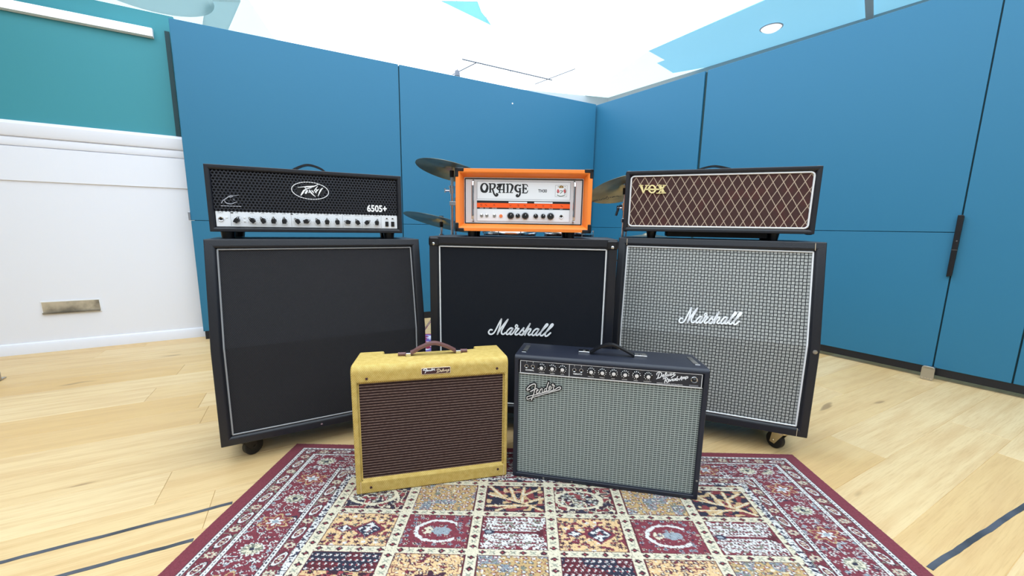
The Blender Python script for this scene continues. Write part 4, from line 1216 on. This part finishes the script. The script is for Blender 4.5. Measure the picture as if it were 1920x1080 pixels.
F_SCRIPT = [[(160,600,1),(155,570,1.1),(230,480,1.1),(330,420,1.1),(410,405,1.2),(440,440,1.1),(425,540,1.1),(400,660,1.1),(360,800,1.1),(300,950,1.2)],
            [(165,610,1.4),(250,580,1.1)], [(270,660,1.1),(340,620,1.2),(420,580,1.2),(495,555,1)],
            [(470,660,.8),(530,620,.8),(520,585,.8),(470,650,.8),(480,720,.9),(540,700,.8),(580,640,.8)], [(600,570,.9),(585,700,.9)], [(600,620,.8),(650,560,.8),(670,580,.9),(670,670,.9),(720,680,.9),(740,620,.8)],
            [(810,560,.9),(760,570,.9),(735,630,.9),(770,660,.9),(820,600,.9)], [(885,350,1.2),(840,480,1.1),(815,600,1),(850,650,.9),(900,600,.8)],
            [(900,560,.8),(950,500,.8),(930,470,.8),(890,530,.9),(905,595,.9),(960,570,.8),(1000,500,.8)], ['o',(1045,430,.7),(1020,405,.7),(1000,435,.7),(1022,460,.7)], [(1030,460,.9),(1075,460,.9),(1045,540,.9),(1060,600,.9),(1120,580,.9)]]
F_TAIL = [[(155,930,.8),(160,840,.8),(330,790,.9),(450,765,.9),(800,670,.9),(1060,605,.9),(1200,520,.9),(1270,515,1),(1270,570,1),(1150,620,.9),(800,720,.8),(400,840,.8),(155,930,.8)]]
D_SCRIPT = [[(240,190,1),(210,290,1.1),(165,410,1)], [(140,270,1),(150,200,1),(240,155,1.1),(325,200,1.2),(330,290,1.2),(260,380,1.1),(170,405,1),(125,430,.9)],
            [(370,320,1),(430,290,.9),(415,255,.9),(370,310,1),(395,360,1),(460,330,.9)], [(460,330,.9),(530,200,1),(535,150,1),(495,200,1),(475,310,1),(510,330,1),(550,280,.9)],
            [(570,230,1),(550,300,1),(600,310,1),(640,225,1),(625,295,1),(680,280,.9)], [(680,210,1),(710,290,1),(750,270,.9)], [(740,205,1),(690,300,1)],
            [(760,260,.9),(880,190,1),(850,180,.9),(790,240,1),(830,270,1),(890,265,1),(800,330,1.1),(720,390,1)]]
R_SCRIPT = [[(490,400,1.1),(475,480,1.2),(455,575,1.1)], [(395,435,1),(450,400,1),(530,385,1.1),(575,420,1.1),(540,470,1),(490,490,.9)], [(510,490,1),(560,565,1.1),(620,540,.9)],
            [(610,500,.9),(650,470,.9),(630,440,.9),(600,490,1),(630,530,1),(680,490,.9)], [(680,460,.9),(700,520,1),(745,440,.9),(770,460,.8)], [(770,490,.9),(810,450,.9),(790,430,.9),(765,480,1),(790,515,1),(840,480,.9)],
            [(850,500,1),(870,420,1),(900,430,1),(890,490,1)], [(985,330,1),(935,430,1),(915,490,1)], [(920,450,1),(970,425,1),(1000,445,1),(970,495,1),(920,490,1)], [(1000,440,.8),(1040,425,.8)],
            [(1050,480,1),(1140,335,1.1),(1140,480,1.1)], [(1075,430,.9),(1140,425,.9)], [(1185,430,1),(1190,365,1)], [(1190,375,.9),(1225,360,1),(1225,425,1)], [(1230,375,.9),(1265,355,1),(1265,425,1)], [(1310,340,1),(1300,455,1.1)], [(1310,345,1),(1380,345,1.1),(1375,400,1.1),(1310,405,1)]]
pen('badge_lettering', off(F_SCRIPT, 130, -20, 0.63, 0.40), BA, 30, 'white_letter', bo, y=-0.0030, t=0.0003)
pen('badge_lettering', off(D_SCRIPT, 800, 40, 0.86, 0.70), BA, 30, 'cream_letter', bo, y=-0.0030, t=0.0003)
for s in (-1, 1):
    MB().tube((s * 0.256, 0.12, 0.23), (s * 0.2535, 0.12, 0.23), 0.006, n=12).build('side_screw', 'chrome', TW)

# ---- black faced combo with silver cloth
RV = empty('combo_amp', (0.318, 1.212, RZ), -0.184)
tag(RV, 'dark navy combo amp with silver cloth, black knob panel and black strap handle', 'combo amp', 'small combo amps on the rug')
W = 0.622; zt, zb, dp = 0.452, 0.434, 0.205
arc = [(0.012 - 0.012 * math.cos(R(a)), zt - 0.012 + 0.012 * math.sin(R(a))) for a in range(0, 91, 30)]
prof = [(0, 0)] + arc + [(dp, zb), (dp + 0.03, 0)]
rb = boolean(MB().prism(prof, -W / 2, W / 2).mesh(), [MB().box(-0.296, 0.296, -0.05, 0.014, 0.015, 0.4365).mesh()])
rb.materials.clear(); rb.materials.append(MATS['tolex_navy'])
obj('cabinet_body', rb, 'tolex_navy', RV, bevel=0.005, seg=3)
gm = MB().add([(-0.296, 0.010, 0.015), (0.296, 0.010, 0.015), (0.296, 0.010, 0.389), (-0.296, 0.010, 0.389)], [(0, 1, 2, 3)])
gme = gm.mesh(fix=False); front_fix(gme); obj('grille_cloth', gme, 'cloth_silver', RV)
MB().box(-0.294, 0.294, 0.004, 0.012, 0.388, 0.4345).build('control_panel', 'panel_black', RV, bevel=0.001, seg=1)
CP = 0.004
frame_lines(RV, -0.291, 0.291, 0.3885, 0.4335, CP, 0.0016, 'white_letter')
MB().box(-0.1252, -0.1238, CP - 0.0003, CP, 0.389, 0.433).build('divider_line', 'white_letter', RV)
MB().path([(-0.294, 0.006, 0.3875), (0.294, 0.006, 0.3875)], 0.0018, 6).build('piping', 'white_letter', RV)
fk = MB().lathe([(0.0146, 0.0), (0.0146, 0.004), (0.0088, 0.007), (0.0075, 0.013), (0.0, 0.013)], 24).mesh('knob'); fk.materials.append(MATS['black_plastic'])
fc = MB().lathe([(0.0060, 0.0128), (0.0058, 0.0140), (0.0, 0.0142)], 20).mesh('cap'); fc.materials.append(MATS['silver_letter'])
fm = MB()
for k in range(10):
    a = R(-135 + 30 * k); x, y = 0.0120 * math.sin(a), 0.0120 * math.cos(a); fm.tube((x, y, 0.0030), (x, y, 0.0062), 0.0014, n=6)
fm = fm.mesh('numerals'); fm.materials.append(MATS['white_letter'])
for x, lb in zip((-0.217, -0.181, -0.147, -0.053, -0.017, 0.019, 0.055, 0.091, 0.127, 0.1), ('VOLUME', 'TREBLE', 'BASS', 'VOLUME', 'TREBLE', 'BASS', 'REVERB', 'SPEED', 'INTENSITY')):
    k = link(bpy.data.objects.new('knob', fk), RV)
    k.matrix_local = Matrix.Translation((x, CP, 0.4155)) @ Matrix.Rotation(R(90), 4, 'X') @ Matrix.Rotation(x * 9, 4, 'Z')
    link(bpy.data.objects.new('cap', fc), k); link(bpy.data.objects.new('numerals', fm), k)
    txt('lettering', lb, 0.0050, x, 0.3952, 'white_letter', RV, y=CP - 0.0004)
    MB().box(x - 0.0009, x + 0.0009, CP - 0.0004, CP, 0.4310, 0.4330).build('index_mark', 'white_letter', RV)
for x, n_ in ((-0.269, '1'), (-0.247, '2'), (-0.108, '1'), (-0.085, '2')):
    jack(RV, x, CP, 0.4155, 0.0078); txt('lettering', n_, 0.007, x, 0.4285, 'white_letter', RV, y=CP - 0.0004)
txt('lettering', 'NORMAL', 0.0072, -0.258, 0.4005, 'white_letter', RV, y=CP - 0.0004, bold=0.0002)
txt('lettering', 'VIBRATO', 0.0072, -0.0965, 0.4005, 'white_letter', RV, y=CP - 0.0004, bold=0.0002)
DA = [7.462e-05, 6.489e-06, 0.1421, 6.918e-06, -8.326e-05, 0.4418]
pen('script_lettering', D_SCRIPT + R_SCRIPT, DA, 30, 'white_letter', RV, y=CP, t=0.0004, label='white handwritten script')
txt('lettering', 'FENDER MUSICAL INSTRUMENTS', 0.0044, 0.195, 0.3935, 'white_letter', RV, y=CP - 0.0004, width=0.078)
pl = jack(RV, 0.267, CP, 0.4145, 0.0115)
MB().lathe([(0.0068, 0.004), (0.005, 0.008), (0.0, 0.0095)], 16).build('jewel_lens', 'black_plastic', pl, smooth=50)
MB().box(0.254, 0.281, CP - 0.0004, CP, 0.3925, 0.3965).build('voltage_plate', 'grey_letter', RV)
FA_ = [0.0001018, 3.085e-06, -0.2833, 9.883e-06, -0.0001073, 0.3912]
pen('logo_backing', F_SCRIPT + F_TAIL, FA_, 40, 'black_matt', RV, y=0.009, t=0.003, extra=0.0027)
pen('logo_backing', [[(200,880,2.2),(330,830,2.2),(800,700,2.2),(1180,575,2.2)]], FA_, 40, 'black_matt', RV, y=0.009, t=0.0029)
pen('logo', F_SCRIPT + F_TAIL, FA_, 26, 'silver_letter', RV, y=0.006, t=0.0022, label='raised silver script with tail')
hh = strap([(-0.062, zt + .006), (-0.050, zt + .010), (-0.025, zt + .028), (0.015, zt + .040), (0.055, zt + .026), (0.090, zt + .008), (0.098, zt + .005)], 0.026, 0.006)
hd = hh.build('handle', 'black_plastic', RV, smooth=40, label='black strap handle'); hd.location = (0.0, 0.10, -0.010)
for xa, xb in ((-0.098, -0.058), (0.092, 0.136)):
    c_ = MB().plate(rrect(xa, xb, zt - 0.010, zt + 0.002, 0.004), 0.086, 0.114).build('handle_clip', 'chrome', RV, bevel=0.002)
    MB().tube(((xa + xb) / 2, 0.1, zt + 0.001), ((xa + xb) / 2, 0.1, zt + 0.005), 0.005, n=12).build('screw', 'chrome', c_)
tl_ = math.atan2(zb - zt, dp)
for sx in (-1, 1):
    x = sx * 0.285
    p_ = MB().plate([(q[0], q[1]) for q in rrect(-0.008, 0.008, -0.055, 0.055, 0.006)], -0.0012, 0.0012)
    p_ = p_.build('hinge_plate', 'steel', RV); p_.matrix_local = Matrix.Translation((x, 0.10, zt - 0.0078)) @ Matrix.Rotation(tl_, 4, 'X') @ Matrix.Rotation(R(90), 4, 'X')
    s_ = MB().box(x - 0.008, x + 0.008, 0.042, 0.056, zt - 0.006, zt - 0.0005).build('hinge_end', 'chrome', RV, bevel=0.001)
for x, z in ((-0.20, 0.007), (-0.10, 0.007)):
    MB().lathe([(0.0035, 0), (0.003, 0.0015), (0.0, 0.002)], 10).build('screw', 'steel', RV).matrix_local = Matrix.Translation((x, -0.0002, z)) @ Matrix.Rotation(R(90), 4, 'X')
MB().lathe([(0.0035, 0), (0.003, 0.0015), (0.0, 0.002)], 10).build('screw', 'steel', RV).matrix_local = Matrix.Translation((0.303, -0.0002, 0.07)) @ Matrix.Rotation(R(90), 4, 'X')

# ================================================================== DRUM KIT BEHIND
def stand(x, y, ztop, label, rot=0.0, lever=None):
    t = empty('cymbal_stand', (x, y, 0.006), rot); tag(t, label, 'cymbal stand', 'cymbal stands behind the amps')
    h = ztop - 0.006
    hub = 0.30
    MB().tube((0, 0, 0.12), (0, 0, h * 0.62), 0.0125, n=14).build('lower_tube', 'chrome', t, smooth=50)
    MB().tube((0, 0, h * 0.62), (0, 0, h - 0.05), 0.009, n=14).build('upper_tube', 'chrome', t, smooth=50)
    MB().tube((0, 0, h - 0.06), (0, 0, h + 0.028), 0.004, n=10).build('rod', 'chrome', t)
    for zc in (h * 0.62, h - 0.12):
        c_ = MB().tube((0, 0, zc - 0.016), (0, 0, zc + 0.016), 0.016, n=14).tube((0, 0, zc + 0.016), (0, 0, zc + 0.026), 0.020, n=14).build('collar', 'chrome', t, smooth=40)
        MB().tube((-0.014, 0, zc), (-0.038, 0, zc), 0.006, n=10).box(-0.044, -0.036, -0.004, 0.004, zc - 0.012, zc + 0.012).build('wing_screw', 'chrome', c_)
    MB().tube((0.020, 0, h * 0.55), (0.020, 0, h - 0.16), 0.005, n=10).build('boom_rod', 'chrome', t, smooth=50)
    MB().box(-0.014, 0.030, -0.012, 0.012, h - 0.205, h - 0.180).build('clamp', 'chrome', t, bevel=0.003)
    MB().tube((0, 0, h - 0.045), (0, 0, h - 0.008), 0.013, n=14).build('tilter', 'black_plastic', t, bevel=0.002)
    MB().tube((0, 0, h + 0.016), (0, 0, h + 0.030), 0.012, n=12).box(-0.016, 0.016, -0.003, 0.003, h + 0.018, h + 0.034).build('wing_nut', 'chrome', t)
    if lever:
        MB().path([(0, 0, h - lever), (-0.03, 0, h - lever), (-0.045, 0, h - lever - 0.055)], 0.007, 10).build('lever', 'black_plastic', t)
    for k in range(3):
        a = R(90 + 120 * k + 30)
        MB().path([(0.012 * math.cos(a), 0.012 * math.sin(a), hub), (0.24 * math.cos(a), 0.24 * math.sin(a), 0.012)], 0.007, 10).tube((0.24 * math.cos(a), 0.24 * math.sin(a), 0.0), (0.24 * math.cos(a), 0.24 * math.sin(a), 0.024), 0.012, n=10).build('leg', 'chrome', t)
    return t

def cymbal(x, y, z, r, front_up, left_up, label, script=False):
    prof = [(0.007, 0.016), (0.02, 0.0165), (0.038, 0.010), (0.048, 0.002), (r * 0.6, -0.006), (r, -0.016), (r, -0.0172), (r * 0.6, -0.0072), (0.048, 0.0008), (0.038, 0.0088), (0.02, 0.0153), (0.007, 0.0148), (0.007, 0.016)]
    o = MB().lathe(prof, 56).build('cymbal', 'cymbal_bronze', None, smooth=50)
    o.matrix_world = Matrix.Translation((x, y, z)) @ Matrix.Rotation(R(left_up), 4, 'Y') @ Matrix.Rotation(R(-front_up), 4, 'X')
    tag(o, label, 'cymbal', 'cymbals behind the amps')
    if script:
        ZS = [[(170,468),(235,462),(200,480),(160,496),(245,492)], [(252,470),(262,492)], [(290,452),(272,492),(285,490)], [(312,472),(296,484),(306,492),(325,445),(330,468),(322,492)],
              [(345,468),(350,500),(335,508)], [(362,470),(368,492)], [(398,474),(380,484),(392,492),(402,474),(408,492)], [(420,492),(424,476),(438,476),(442,492),(470,490)]]
        mb = MB()
        a = [0.00062, 0, -0.00062 * 466, 0, 0.00062, -0.00062 * 480]
        strokes(mb, ZS, a, 6.0, 0, 0.0)
        # lay the writing on the underside, on the far half, read from the front
        def under(px, py):
            q = math.hypot(px, py)
            return (0.0008 + (-0.0072 - 0.0008) * (q - 0.048) / (r * 0.6 - 0.048) if q < r * 0.6 else -0.0072 - 0.010 * (q - r * 0.6) / (r * 0.4)) - 0.0006
        mb.v = [(q[0], 0.122 + q[2], under(q[0], 0.122 + q[2])) for q in mb.v]
        obj('lettering', mb.mesh('lettering', fix=False), 'black_letter', o)
    return o

stand(-0.356, 2.30, 1.212, 'chrome cymbal stand beside the orange amp')
cymbal(-0.356, 2.30, 1.212, 0.205, 9, 11, 'bronze cymbal tilted beside the top of the orange amp')
stand(-0.508, 2.78, 0.926, 'low chrome cymbal stand beside the slanted charcoal cabinet', rot=0.6)
cymbal(-0.508, 2.78, 0.926, 0.262, 10, 12, 'bronze cymbal low between the black head and the orange amp')
stand(0.645, 2.30, 1.130, 'chrome cymbal stand with black lever beside the diamond cloth amp', lever=0.11)
cymbal(0.645, 2.30, 1.130, 0.215, 17, -9, 'bronze cymbal with black script beside the diamond cloth amp', True)
stand(0.93, 2.66, 0.850, 'short chrome hi-hat stand behind the checkered cabinet', rot=0.3)
cymbal(0.93, 2.66, 0.850, 0.165, -1, 0, 'bronze hi-hat cymbal just above the checkered cabinet')

def drum(x, y, ztop, r, h, label):
    t = empty('tom_drum', (x, y, 0.006)); tag(t, label, 'drum', 'tom drums behind the orange amp')
    zt_, zb_ = ztop - 0.006, ztop - h
    MB().lathe([(r, zb_), (r, zt_ - 0.008)], 40).build('shell', 'drum_shell', t, smooth=60)
    MB().lathe([(0, zt_ - 0.004), (r - 0.004, zt_ - 0.004), (r + 0.001, zt_ - 0.010)], 40).build('drum_head', 'drum_head', t, smooth=30)
    for zc in (zt_ - 0.010, zb_ + 0.010):
        MB().lathe([(r + 0.003, zc - 0.012), (r + 0.010, zc - 0.012), (r + 0.010, zc + 0.002), (r + 0.004, zc + 0.010), (r + 0.003, zc - 0.012)], 40).build('hoop', 'chrome', t, smooth=40)
    for k in range(8):
        a = 2 * math.pi * (k + 0.5) / 8; c_, s_ = math.cos(a), math.sin(a)
        l_ = MB().tube(((r + 0.008) * c_, (r + 0.008) * s_, zt_ + 0.004), ((r + 0.008) * c_, (r + 0.008) * s_, zt_ - 0.075), 0.0035, n=8)
        l_.tube((r * c_, r * s_, zt_ - 0.07), ((r + 0.016) * c_, (r + 0.016) * s_, zt_ - 0.07), 0.010, n=10)
        l_.build('lug', 'chrome', t)
    for k in range(3):
        a = R(30 + 120 * k); c_, s_ = math.cos(a), math.sin(a)
        MB().path([((r + 0.014) * c_, (r + 0.014) * s_, zb_ + 0.09), ((r + 0.014) * c_, (r + 0.014) * s_, 0.05), ((r + 0.05) * c_, (r + 0.05) * s_, 0.0065)], 0.006, 8).box((r + 0.004) * c_ - 0.012, (r + 0.004) * c_ + 0.012, (r + 0.004) * s_ - 0.012, (r + 0.004) * s_ + 0.012, zb_ + 0.03, zb_ + 0.08).build('leg', 'chrome', t)
drum(-0.02, 2.52, 0.868, 0.165, 0.32, 'black tom drum with chrome hoop behind the middle of the orange amp')
drum(0.355, 2.50, 0.872, 0.150, 0.30, 'smaller black tom drum with chrome hoop beside the lever cymbal stand')
